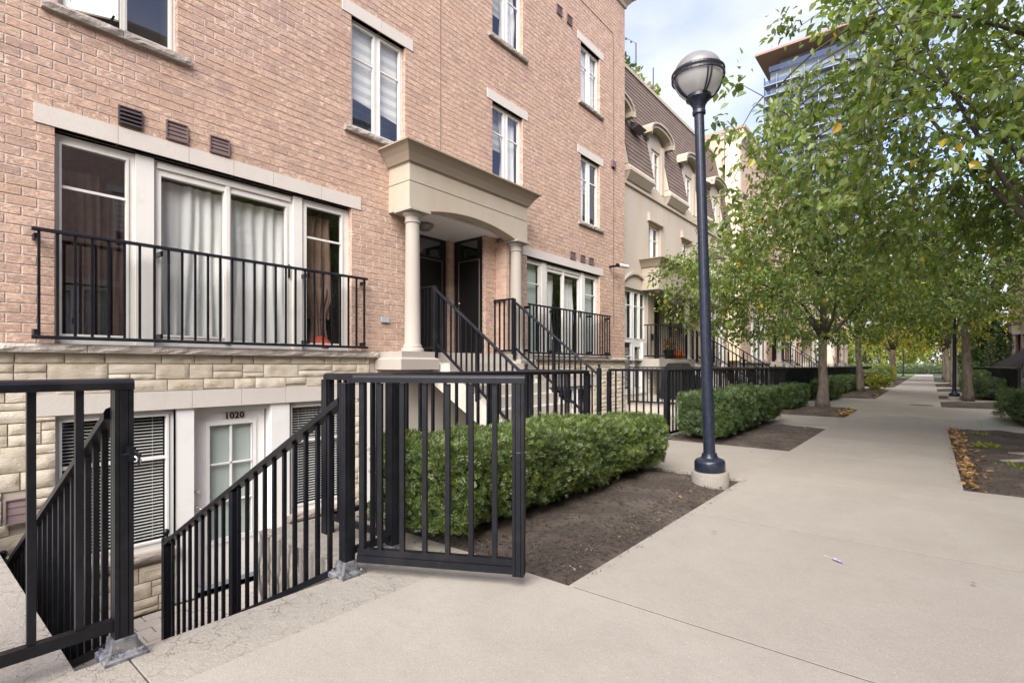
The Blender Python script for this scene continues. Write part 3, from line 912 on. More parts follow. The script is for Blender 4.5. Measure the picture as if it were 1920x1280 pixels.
def portico(root, x0, x1, yf, yw, zb, cols, arch=True, arch_x=None):
    """entablature with an arched front beam, columns and a flaring cornice"""
    a0, a1 = arch_x if arch_x else (x0 + 0.32, x1 - 0.38)
    poly = [(x0, zb), (a0, zb)]
    n = 16
    for i in range(1, n):
        t = i / n
        poly.append((a0 + (a1 - a0) * t, zb + 0.15 * math.sin(math.pi * t) ** 0.8))
    poly += [(a1, zb), (x1, zb), (x1, zb + 0.395), (x0, zb + 0.395)]
    m = MB().prism(poly, 'y', yf, yf + 0.24)
    m.box(x0 + 0.001, x0 + 0.26, yf + 0.241, yw, zb + 0.001, zb + 0.394)
    m.box(x1 - 0.26, x1 - 0.001, yf + 0.241, yw, zb + 0.001, zb + 0.394)
    p = m.build('portico', 'portico_stucco', root)
    MB().box(x0 + 0.014, x1 - 0.014, yf + 0.014, yw, zb + 0.396, zb + 0.412).box(x0 + 0.004, x1 - 0.004, yf + 0.004, yw, zb + 0.4125, zb + 0.66).build('frieze', 'portico_stucco', p)
    rings = []
    for off, z in ((0.002, 0.662), (0.002, 0.675), (0.03, 0.69), (0.05, 0.73), (0.09, 0.80), (0.145, 0.87), (0.19, 0.905), (0.20, 0.905), (0.20, 0.93), (0.0, 0.945)):
        rings.append([(x0 - off, yf - off, zb + z), (x1 + off, yf - off, zb + z), (x1 + off, yw, zb + z), (x0 - off, yw, zb + z)])
    c = MB().loft(rings).build('cornice', 'cornice_stucco', p)
    for cx in cols:
        column(p, cx, yf + 0.135, 1.36, zb)
    MB().box(x0 + 0.27, x1 - 0.27, yf + 0.242, yw + 0.95, zb + 0.10, zb + 0.14).build('soffit', 'soffit_white', p)
    return p
def door(root, axis, a0, a1, z0, z1, p, handle_at=None, name='door'):
    """black door with a thin trim; axis 'y': lies in plane y=p facing -y; axis 'x': plane x=p facing -x"""
    def bx(m, u0, u1, d0, d1, c, e):
        if axis == 'y': m.box(u0, u1, p + d0, p + d1, c, e)
        else: m.box(p + d0, p + d1, u0, u1, c, e)
        return m
    d = bx(MB(), a0, a1, 0, 0.05, z0, z1).build(name, 'black_door', root)
    m = MB()
    ins = 0.10
    top = z1 - 0.42
    bx(m, a0 + ins, a0 + ins + 0.012, -0.012, -0.001, z0 + 0.02, top)
    bx(m, a1 - ins - 0.012, a1 - ins, -0.012, -0.001, z0 + 0.02, top)
    bx(m, a0 + ins + 0.012, a1 - ins - 0.012, -0.012, -0.001, top - 0.012, top)
    m.build('door_edge', 'door_trim', d)
    m = MB()
    bx(m, a0 + ins + 0.06, a1 - ins - 0.06, -0.006, -0.001, z1 - 0.36, z1 - 0.06)
    m.build('transom', 'glass_dark', d)
    if handle_at is not None:
        c = (handle_at, p - 0.05, z0 + 1.0) if axis == 'y' else (p - 0.05, handle_at, z0 + 1.0)
        o = MB().lathe((c[0], c[1], c[2] - 0.03), [(0.004, 0), (0.022, 0.01), (0.03, 0.03), (0.022, 0.05), (0.004, 0.06)], 12).build('handle', 'metal_bright', d, True)
    return d
def text_mesh(s, size):
    cu = bpy.data.curves.new('txt', 'FONT')
    cu.body = s
    cu.size = size
    cu.extrude = 0.003
    cu.offset = size * 0.028
    cu.align_x = 'CENTER'
    cu.space_character = 1.12
    o = bpy.data.objects.new('txt', cu)
    COL.objects.link(o)
    dg = bpy.context.evaluated_depsgraph_get()
    me = bpy.data.meshes.new_from_object(o.evaluated_get(dg))
    bpy.data.objects.remove(o)
    return me

OPEN1 = [(1.06, 4.32, 1.36, 3.43), (8.49, 11.54, 1.36, 3.43)]
SMALL = [(1.08, 2.10), (4.31, 5.30), (7.40, 8.36), (10.61, 11.54)]
Z2, Z3 = (4.60, 6.22), (7.48, 8.92)
RECESS = (5.32, 7.22, 1.36, 3.61)
BASE_OPEN = [(1.07, 2.08, -0.85, 0.67), (2.08, 3.40, -1.5, 0.67), (3.40, 4.33, -0.80, 0.67)]
BASE_R = [(8.70, 11.20, -0.85, 0.67)]
TOP = 10.9

def brick_house(detail, label, name='brick_townhouse'):
    root = thing(name, (6.2, YF, 0), label, 'house', 'brick townhouses')
    x0, x1 = -0.6, 12.9
    ops = OPEN1 + [RECESS] + [(a, b) + Z2 for a, b in SMALL] + [(a, b) + Z3 for a, b in SMALL]
    if detail:
        w = MB().holes(x0, x1, 1.36, TOP, ops, YF + 0.0065, 0.10).build('brick_wall', 'mortar', root)
        # keep-out rectangles: openings, lintels and sills
        keep = list(ops)
        for a, b, c, d in OPEN1: keep.append((a - 0.15, b + 0.15, 3.43, 3.61))
        for a, b in SMALL:
            for c, d in (Z2, Z3):
                keep += [(a - 0.15, b + 0.15, d, d + 0.18), (a - 0.12, b + 0.12, c - 0.09, c)]
        L, P, rh = 0.21, 0.22, 0.09
        bricks = []
        nrow = int((TOP - 1.36) / rh)
        for r in range(nrow):
            za = 1.36 + r * rh + 0.005
            zc = za + 0.04
            segs = [(x0, x1)]
            for k in keep:
                if k[2] - 0.001 < zc < k[3] + 0.001:
                    ns = []
                    for s in segs:
                        if k[1] <= s[0] or k[0] >= s[1]: ns.append(s)
                        else:
                            if k[0] > s[0]: ns.append((s[0], k[0] + 0.003))
                            if k[1] < s[1]: ns.append((k[1] - 0.003, s[1]))
                    segs = ns
            off = 0.11 if r % 2 else 0.0
            for sa_, sb_ in segs:
                js = []
                k0 = int((sa_ - x0 + off) / P)
                for q in range(k0, k0 + int((sb_ - sa_) / P) + 3):
                    xj = x0 - off + q * P + random.uniform(-0.004, 0.004)
                    if sa_ + 0.06 < xj < sb_ - 0.06:
                        js.append(xj)
                ends = [sa_ - 0.005] + js + [sb_ + 0.005]
                for a, b in zip(ends[:-1], ends[1:]):
                    bricks.append((a + 0.005, b - 0.005, za + random.uniform(-0.001, 0.001), za + 0.08, random.uniform(0, 0.003)))
        def area(b):
            p, q = proj(b[0], YF, b[2]), proj(b[1], YF, b[3])
            if p is None or q is None: return 0
            if q[0] < 4 or p[0] > 1916 or p[1] < 4 or q[1] > 1276: return 0
            return abs((q[0] - p[0]) * (q[1] - p[1]))
        bricks.sort(key=area, reverse=True)
        cache = {}
        for b in bricks[:300]:
            ln = round(b[1] - b[0], 3)
            if ln not in cache:
                m = MB()
                h, c = ln / 2, 0.004
                m.add([(-h + c, -0.0, c), (h - c, 0, c), (h - c, 0, 0.08 - c), (-h + c, 0, 0.08 - c), (-h, c, 0), (h, c, 0), (h, c, 0.08), (-h, c, 0.08),
                       (-h, 0.09, 0), (h, 0.09, 0), (h, 0.09, 0.08), (-h, 0.09, 0.08)],
                      [(0, 1, 2, 3), (0, 4, 5, 1), (1, 5, 6, 2), (2, 6, 7, 3), (3, 7, 4, 0), (4, 8, 9, 5), (5, 9, 10, 6), (6, 10, 11, 7), (7, 11, 8, 4)])
                cache[ln] = m.mesh('brick', 'brick')
            link('brick', cache[ln], w, Vector(((b[0] + b[1]) / 2, YF - b[4] + 0.002, b[2])) - org(root))
        arr = np.array([[[b[0], YF - b[4] + 0.002, b[2]], [b[1], YF - b[4] + 0.002, b[2]], [b[1], YF - b[4] + 0.002, b[3]], [b[0], YF - b[4] + 0.002, b[3]],
                         [b[0], YF + 0.09, b[2]], [b[1], YF + 0.09, b[2]], [b[1], YF + 0.09, b[3]], [b[0], YF + 0.09, b[3]]] for b in bricks[300:]])
        np_mesh('brickwork', arr, 8, [(0, 1, 2, 3), (0, 4, 5, 1), (1, 5, 6, 2), (2, 6, 7, 3), (3, 7, 4, 0)], 'brick', w, 'stuff')
    else:
        MB().holes(x0, x1, 1.36, TOP, ops, YF, 0.12).build('brick_wall', 'brick_far', root)
    # side and back shell
    m = MB()
    m.box(x0, x0 + 0.2, YF + 0.12, YF + 9, -1.5, TOP).box(x1 - 0.2, x1 - 0.002, YF + 0.12, YF + 9, -1.5, TOP).box(x0 + 0.2, x1 - 0.2, YF + 8.8, YF + 9, -1.5, TOP).box(x0, x1 - 0.002, YF + 0.12, YF + 9, TOP - 0.15, TOP - 0.002)
    m.build('house_shell', 'brick_far', root)
    # crowning cornice
    rings = []
    for off, z in ((0.0, 0.0), (0.04, 0.02), (0.06, 0.10), (0.16, 0.22), (0.24, 0.28), (0.24, 0.36), (0.0, 0.40)):
        rings.append([(x0 - 0, YF - 0.002 - off, TOP + z), (x1 + off, YF - 0.002 - off, TOP + z), (x1 + off, YF + 9, TOP + z), (x0, YF + 9, TOP + z)])
    MB().loft(rings).build('roof_cornice', 'portico_stucco', root)
    # stone base
    bops = BASE_OPEN + BASE_R
    keepb = bops + [(0.92, 4.48, 0.67, 0.87), (8.5, 11.4, 0.67, 0.87), (4.62, 7.98, -1.5, 1.27), (0.95, 2.1, -0.97, -0.85), (3.38, 4.4, -0.92, -0.80), (0.70, 0.90, -0.30, -0.05)]
    bw = MB().holes(x0, x1, -1.5, 1.358, bops, YF + 0.012, 0.12).build('stone_base', 'stone_mortar' if detail else 'ledge_stone', root)
    if detail:
        z = -1.5
        bands = []
        rr = random.Random(11)
        while z < 1.26:
            h = min(rr.choice((0.19, 0.21, 0.24, 0.17)), 1.27 - z)
            if 1.27 - (z + h) < 0.07: h = 1.27 - z
            bands.append((z, z + h))
            z += h
        for (za, zb) in bands:
            xx = x0
            while xx < x1 - 0.05:
                L = rr.uniform(0.24, 0.50)
                if x1 - (xx + L) < 0.12: L = x1 - xx
                split = rr.random()
                hs = [(za, zb)]
                if zb - za > 0.15 and split < 0.55:
                    k = rr.choice((0.38, 0.5, 0.62))
                    zm = za + (zb - za) * k
                    hs = [(za, zm), (zm, zb)]
                for qi, (c, d) in enumerate(hs):
                    sub = [(xx, xx + L)] if not (len(hs) == 2 and L > 0.38 and rr.random() < 0.5) else [(xx, xx + L * 0.45), (xx + L * 0.45, xx + L)]
                    for (a, b) in sub:
                        pcs = [(a, b, c, d)]
                        for k in keepb:
                            nn = []
                            for (a2, b2, c2, d2) in pcs:
                                if k[1] <= a2 or k[0] >= b2 or k[3] <= c2 + 0.005 or k[2] >= d2 - 0.005:
                                    nn.append((a2, b2, c2, d2))
                                    continue
                                if k[0] > a2 + 0.04: nn.append((a2, k[0], c2, d2))
                                if k[1] < b2 - 0.04: nn.append((k[1], b2, c2, d2))
                                if k[0] <= a2 + 0.04 and k[1] >= b2 - 0.04:
                                    if k[2] > c2 + 0.04: nn.append((a2, b2, c2, k[2]))
                                    if k[3] < d2 - 0.04: nn.append((a2, b2, k[3], d2))
                            pcs = nn
                        for (a2, b2, c2, d2) in pcs:
                            if b2 - a2 < 0.05 or d2 - c2 < 0.03: continue
                            m = rough_face(MB(), a2 + 0.005, b2 - 0.005, c2 + 0.005, d2 - 0.005, YF - 0.004, 0.020, rr.uniform(0, 50))
                            auto_smooth(m.build('stone', 'split_stone', bw, False, False), 50)
                xx += L
        # ledge course
        for (a0, a1) in ((x0, 4.72), (7.99, x1)):
            xx = a0
            while xx < a1 - 0.01:
                L = rr.uniform(0.7, 1.15)
                if a1 - (xx + L) < 0.4: L = a1 - xx
                m = rough_face(MB(), xx + 0.002, xx + L - 0.002, 1.275, 1.352, YF - 0.085, 0.020, xx * 2.1, 0.13)
                m.box(xx + 0.003, xx + L - 0.003, YF - 0.084, YF + 0.05, 1.272, 1.3555)
                m.build('ledge_stone', 'ledge_stone', root, False, False)
                xx += L
        MB().box(4.73, 7.95, YF - 0.03, YF - 0.001, -1.5, 1.1).build('base_panel', 'step_concrete', root)
        MB().box(4.50, 4.60, YF - 0.05, YF - 0.002, -1.5, 0.9).build('white_trim', 'white_paint', root)
    else:
        part('ledge_stone', 'ledge_stone', root, (x0, 4.72, YF - 0.08, YF + 0.05, 1.27, 1.357), (7.99, x1, YF - 0.08, YF + 0.05, 1.27, 1.357))
    # lintels, sills
    lintel(root, [0.91, 1.555, 2.209, 2.691, 3.17, 3.836, 4.47] if detail else [0.91, 4.47], 3.43, 3.61)
    lintel(root, [8.34, 9.1, 9.9, 10.6, 11.15, 11.69] if detail else [8.34, 11.69], 3.43, 3.61)
    lintel(root, [0.92, 1.68, 2.24, 2.78, 3.33, 3.9, 4.48] if detail else [0.92, 4.48], 0.67, 0.87, mat='precast')
    lintel(root, [8.5, 9.5, 10.5, 11.4] if detail else [8.5, 11.4], 0.67, 0.87)
    for a, b in SMALL:
        for c, d in (Z2, Z3):
            lintel(root, [a - 0.15, (a + b) / 2 + 0.03, b + 0.15] if detail else [a - 0.15, b + 0.15], d, d + 0.18)
            sill(root, a - 0.12, b + 0.12, c, n=2 if detail else 1)
    # main floor window walls
    yw = YF + 0.085
    for k, (a, b, c, d) in enumerate(OPEN1):
        s = (b - a) / 3.26
        X = lambda v: a + (v - 1.06) * s
        p1 = (X(1.125), X(1.645), c + 0.10, d - 0.12)
        p2 = (X(3.665), X(4.20), c + 0.10, d - 0.12)
        zb_ = d - 0.53
        w1 = window(root, X(1.06), X(1.72), c, d - 0.03, yw, [p1], glass='glass_dark' if k == 0 else 'glass', bars=[(p1[0], p1[1], zb_ - 0.013, zb_ + 0.013)])
        w2 = window(root, X(3.645) - 0.05, X(4.32), c, d - 0.03, yw, [p2], bars=[(p2[0], p2[1], zb_ - 0.013, zb_ + 0.013)])
        part('mullion_panel', 'window_frame', root, (X(1.722), X(1.89), yw - 0.03, yw + 0.04, c, d - 0.03))
        part('mullion_panel', 'window_frame', root, (X(3.47), X(3.593), yw - 0.03, yw + 0.04, c, d - 0.03))
        g1, g2 = (X(1.965), X(2.62), c + 0.13, d - 0.19), (X(2.695), X(3.385), c + 0.09, d - 0.19)
        sl = window(root, X(1.892), X(3.468), c, d - 0.03, yw + 0.012, [g1, g2], name='sliding_door')
        part('track_cover', 'window_frame', sl, (X(1.93), X(3.44), yw - 0.012, yw + 0.011, d - 0.115, d - 0.055), (X(2.635), X(2.68), yw - 0.012, yw + 0.010, c + 0.05, d - 0.12))
        part('door_pull', 'black_metal', sl, (X(3.41), X(3.43), yw - 0.02, yw + 0.011, c + 0.95, c + 1.12))
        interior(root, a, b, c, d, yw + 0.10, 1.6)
        if detail and k == 0:
            curtain(w1, X(1.10), X(1.47), c + 0.02, d - 0.3, yw + 0.19, 'drape_brown', 5, 0.03, 1)
            curtain(w1, X(1.50), X(1.72), c + 0.02, d - 0.45, yw + 0.24, 'drape_brown', 3, 0.025, 2)
            curtain(w2, X(3.66), X(4.12), c + 0.45, d - 0.18, yw + 0.17, 'drape_tan', 4, 0.035, 3)
            curtain(w2, X(3.70), X(4.16), c - 0.05, c + 0.9, yw + 0.15, 'drape_tan', 5, 0.03, 8, gather=0.5)
            curtain(sl, X(1.93), X(2.66), c + 0.02, d - 0.20, yw + 0.15, 'sheer_white', 6, 0.022, 4)
            curtain(sl, X(2.62), X(3.46), c + 0.02, d - 0.22, yw + 0.16, 'sheer_white', 6, 0.022, 5)
            m = MB().lathe((X(3.95), yw + 0.17, c), [(0.16, 0.0), (0.19, 0.05), (0.15, 0.14), (0.08, 0.2), (0.02, 0.22)], 14)
            m.build('red_bundle', 'red_cloth', w2, True)
        else:
            curtain(sl, X(1.93), X(2.5), c + 0.02, d - 0.2, yw + 0.2, 'sheer_white', 5, 0.02, 6)
            curtain(sl, X(2.9), X(3.42), c + 0.02, d - 0.2, yw + 0.2, 'sheer_white', 5, 0.02, 7)
            for (u, v, ww) in ((1.10, 1.68, w1), (3.66, 4.24, w2)):
                MB().add([(X(u), yw + 0.12, c), (X(v), yw + 0.12, c), (X(v), yw + 0.12, d), (X(u), yw + 0.12, d)], [(0, 1, 2, 3)]).build('roller_blind', 'frosted', ww, fix=False)
    # small windows
    for i, (a, b) in enumerate(SMALL):
        for k, (c, d) in enumerate((Z2, Z3)):
            if detail and i == 0 and k == 0:
                # left sash open, right sash closed
                xm = 1.60
                s2 = (xm + 0.05, b - 0.06, c + 0.07, d - 0.07)
                w = window(root, xm, b, c, d, YF + 0.08, [s2])
                part('window_jamb', 'window_frame', root, (a, a + 0.05, YF + 0.08, YF + 0.13, c, d), (a + 0.05, xm, YF + 0.08, YF + 0.13, c, c + 0.05), (a + 0.05, xm, YF + 0.08, YF + 0.13, d - 0.05, d))
                interior(root, a, b, c, d, YF + 0.14, 0.8, 'interior_mid')
                # hinged sash swung out, pivot at the left jamb
                ang = R(-24)
                sash = MB()
                L = xm - a - 0.08
                sash.holes(0, L, 0, d - c - 0.1, [(0.06, L - 0.06, 0.06, d - c - 0.16)], 0, 0.035)
                gl = MB().add([(0.06, 0.018, 0.06), (L - 0.06, 0.018, 0.06), (L - 0.06, 0.018, d - c - 0.16), (0.06, 0.018, d - c - 0.16)], [(0, 1, 2, 3)])
                for mm in (sash, gl):
                    mm.v = [(a + 0.05 + x * math.cos(ang) - y * math.sin(ang), YF + 0.07 + x * math.sin(ang) + y * math.cos(ang), c + 0.05 + z) for x, y, z in mm.v]
                so = sash.build('open_sash', 'window_frame', root)
                gl.build('pane', 'glass', so, fix=False)
                part('sash_stay', 'black_metal', so, (xm - 0.12, xm - 0.10, YF - 0.14, YF + 0.08, c + 0.05, c + 0.06))
                continue
            w = casement(root, a, b, c, d, YF + 0.08)
            if i == 1 and k == 0:
                MB().add([(a + 0.05, YF + 0.16, c + 0.52), (b - 0.05, YF + 0.16, c + 0.42), (b - 0.05, YF + 0.16, d), (a + 0.05, YF + 0.16, d)], [(0, 1, 2, 3)]).build('zebra_blind', 'zebra_blind', w, fix=False)
                MB().add([(a, YF + 0.4, c - 0.05), (b, YF + 0.4, c - 0.05), (b, YF + 0.4, c + 0.9), (a, YF + 0.4, c + 0.9)], [(0, 1, 2, 3)]).build('plaid_curtain', 'plaid_cloth', w, fix=False)
            elif i == 3 and k == 1:
                MB().add([(a + 0.05, YF + 0.16, c), (b - 0.05, YF + 0.16, c), (b - 0.05, YF + 0.16, d), (a + 0.05, YF + 0.16, d)], [(0, 1, 2, 3)]).build('roller_blind', 'sheer_white', w, fix=False)
            else:
                curtain(w, a + (0.45 if i != 3 else 0.05), b - (0.05 if i != 3 else 0.5), c, d, YF + 0.22, 'sheer_white', 4, 0.03, i + k * 5)
                MB().add([(a + 0.05, YF + 0.30, d - 0.75), (b - 0.05, YF + 0.30, d - 0.75), (b - 0.05, YF + 0.30, d), (a + 0.05, YF + 0.30, d)], [(0, 1, 2, 3)]).build('zebra_blind', 'zebra_blind', w, fix=False)
    # entrance recess with two doors
    xa, xb, zc, zd = RECESS
    part('recess_wall', 'brick_far', root, (xa - 0.2, xa, YF + 0.111, 7.45, zc, zd), (xb + 0.051, xb + 0.2, YF + 0.111, 7.45, zc, zd), (xa, xb + 0.2, 7.451, 7.6, zc, zd), (7.05, 7.19, 7.33, 7.45, zc, zd))
    door(root, 'y', 5.55, 7.04, zc, 3.60, 7.40, 5.85)
    door(root, 'x', 6.56, 7.325, zc, 3.60, xb, 7.16)
    MB().box(xa - 0.2, xb + 0.35, 6.02, 7.45, 1.16, 1.358).build('landing_floor', 'step_concrete', root)
    p = portico(root, 4.97, 7.85, 6.0, YF - 0.002, 3.50, (5.14, 7.67))
    MB().box(7.50, 7.60, 6.24, YF - 0.003, 1.36, 3.499).build('brick_pier', 'brick_far', root)
    for (a, b) in ((4.72, 5.46), (7.50, 7.98)):
        MB().loft([[(a + o_, 5.88 + o_, z), (b - o_, 5.88 + o_, z), (b - o_, YF - 0.004, z), (a + o_, YF - 0.004, z)] for o_, z in ((0.0, 1.09), (0.0, 1.24), (0.01, 1.255), (0.05, 1.27), (0.05, 1.359))]).build('pedestal', 'column_stucco', p)
    m = MB().lathe((5.97, 6.80, 3.48), [(0.03, 0.0), (0.09, 0.012), (0.13, 0.05), (0.145, 0.075), (0.155, 0.08), (0.155, 0.12)], 20)
    auto_smooth(m.build('ceiling_lamp', 'lamp_dome', p))
    # vents
    for (a, b, c, d, t) in ((1.555, 1.763, 3.637, 3.833, 1), (1.98, 2.197, 3.637, 3.84, 0), (2.42, 2.641, 3.63, 3.826, 0), (10.12, 10.35, 3.63, 3.80, 0), (10.565, 10.785, 3.63, 3.80, 0), (10.96, 11.19, 3.63, 3.80, 0),
                         (9.57, 9.785, 9.05, 9.25, 0), (9.985, 10.21, 9.05, 9.25, 0)):
        vent(root, a, b, c, d, mat='dark_vent' if t else 'vent_plastic', tilt=0.03 if t else 0.010)
    if detail:
        vent(root, 0.71, 0.885, -0.29, -0.06, YF - 0.02, 'base_vent', 3, 0.006)
        part('control_joint', 'interior_mid', root, (6.056, 6.064, YF - 0.006, YF + 0.005, 4.45, TOP))
        m = MB().tube([(12.245, YF - 0.008, 2.2), (12.245, YF - 0.008, 9.5), (12.20, YF - 0.008, 9.9), (10.4, YF - 0.008, 9.9)], 0.006, 5)
        m.build('cable', 'wire', root)
        part('cable_box', 'vent_plastic', root, (12.11, 12.30, YF - 0.06, YF - 0.003, 6.36, 6.52))
        part('meter_box', 'far_grey', root, (4.82, 4.965, YF - 0.035, YF - 0.004, 1.81, 1.90))
        m = MB().tube([(12.02, YF - 0.01, 3.72), (12.02, YF - 0.22, 3.72)], 0.03, 10).tube([(12.02, YF - 0.22, 3.74), (12.10, YF - 0.24, 3.74)], 0.05, 10)
        cm = auto_smooth(m.build('camera_bracket', 'black_metal', root))
        auto_smooth(MB().tube([(12.08, YF - 0.24, 3.74), (12.55, YF - 0.26, 3.77)], 0.05, 14).build('camera_tube', 'pipe_white', cm))
    # basement door and windows
    yb = YF + 0.07
    for (a, b, c, d) in BASE_OPEN[:1] + BASE_OPEN[2:]:
        s = (a + 0.055, b - 0.07, c + 0.09, d - 0.075)
        zb_ = d - 0.53
        w = window(root, a, b, c, d, yb, [s], bars=[(s[0], s[1], zb_ - 0.015, zb_ + 0.015)], mat='white_paint', glass='glass')
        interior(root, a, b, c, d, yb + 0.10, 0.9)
        if detail:
            blind_slats(w, s[0] + 0.01, s[1] - 0.01, s[2] + 0.01, s[3], yb + 0.075)
        sill(root, a - 0.08, b + 0.02 if b < 3 else b + 0.07, c, n=1, mat='rough_sill')
    part('door_panel_wall', 'white_paint', root, (2.081, 2.27, YF + 0.02, yb + 0.12, -1.5, 0.669), (3.16, 3.399, YF + 0.02, yb + 0.12, -1.5, 0.669), (2.27, 3.16, yb + 0.03, yb + 0.08, 0.60, 0.669))
    dw = window(root, 2.29, 3.14, -1.46, 0.60, yb + 0.10, [(2.485, 2.985, -0.95, 0.43)], bars=[(2.725, 2.745, -0.95, 0.43), (2.485, 2.985, -0.05, -0.03), (2.485, 2.985, -0.51, -0.49)], mat='white_paint', name='front_door')
    MB().holes(2.44, 3.03, -1.0, 0.475, [(2.485, 2.985, -0.95, 0.43)], yb + 0.085, 0.016).build('door_moulding', 'white_paint', dw)
    MB().add([(2.4, yb + 0.16, -1.0), (3.0, yb + 0.16, -1.0), (3.0, yb + 0.16, 0.5), (2.4, yb + 0.16, 0.5)], [(0, 1, 2, 3)]).build('door_blind', 'frosted', dw, fix=False)
    if detail:
        part('number_plate', 'number_plate', dw, (2.640, 2.895, yb + 0.094, yb + 0.0985, 0.497, 0.580))
        tm = text_mesh('1020', 0.105)
        tm.materials.clear()
        tm.materials.append(MATS['number_black'])
        o = link('house_number', tm, dw, Vector((2.768, yb + 0.0915, 0.503)) - org(root))
        o.rotation_euler = (R(90), 0, 0)
    m = MB().tube([(2.345, yb + 0.10, -0.52), (2.345, yb + 0.03, -0.52), (2.44, yb + 0.03, -0.53)], 0.012, 8).lathe((2.345, yb + 0.085, -0.545), [(0.03, 0), (0.03, 0.05)], 12)
    m.build('handle', 'metal_bright', dw, True)
    MB().tube([(2.345, yb + 0.10, -0.33), (2.345, yb + 0.05, -0.33)], 0.022, 10).build('deadbolt', 'metal_bright', dw, True)
    for (a, b, c, d) in BASE_R:
        s = [(a + 0.06, a + 0.7, c + 0.08, d - 0.08), (a + 0.9, b - 0.8, c + 0.08, d - 0.08), (b - 0.62, b - 0.06, c + 0.08, d - 0.08)]
        window(root, a, b, c, d, yb, s, mat='white_paint')
        interior(root, a, b, c, d, yb + 0.10, 0.9, 'interior_mid')
    return root

def shingle_mat():
    m, n, l, b = _nt('shingle')
    t = n.new('ShaderNodeTexBrick')
    t.inputs['Scale'].default_value = 1.0
    t.inputs['Brick Width'].default_value = 0.32
    t.inputs['Row Height'].default_value = 0.14
    t.inputs['Mortar Size'].default_value = 0.004
    t.inputs['Color1'].default_value = (0.165, 0.118, 0.092, 1)
    t.inputs['Color2'].default_value = (0.125, 0.088, 0.070, 1)
    t.inputs['Mortar'].default_value = (0.07, 0.05, 0.04, 1)
    g = n.new('ShaderNodeNewGeometry')
    s = n.new('ShaderNodeSeparateXYZ')
    c = n.new('ShaderNodeCombineXYZ')
    l.new(g.outputs['Position'], s.inputs[0])
    l.new(s.outputs['X'], c.inputs['X'])
    l.new(s.outputs['Z'], c.inputs['Y'])
    l.new(c.outputs[0], t.inputs['Vector'])
    f = _ramp(n, l, _noise(n, l, _pos(n, l), 14.0, 4.0), 0.4, 0.7)
    l.new(_mix(n, l, _math(n, l, 'MULTIPLY', f, 0.35), t.outputs['Color'], (0.19, 0.142, 0.112, 1)), b.inputs['Base Color'])
    b.inputs['Roughness'].default_value = 0.95
shingle_mat()
YB = 6.9
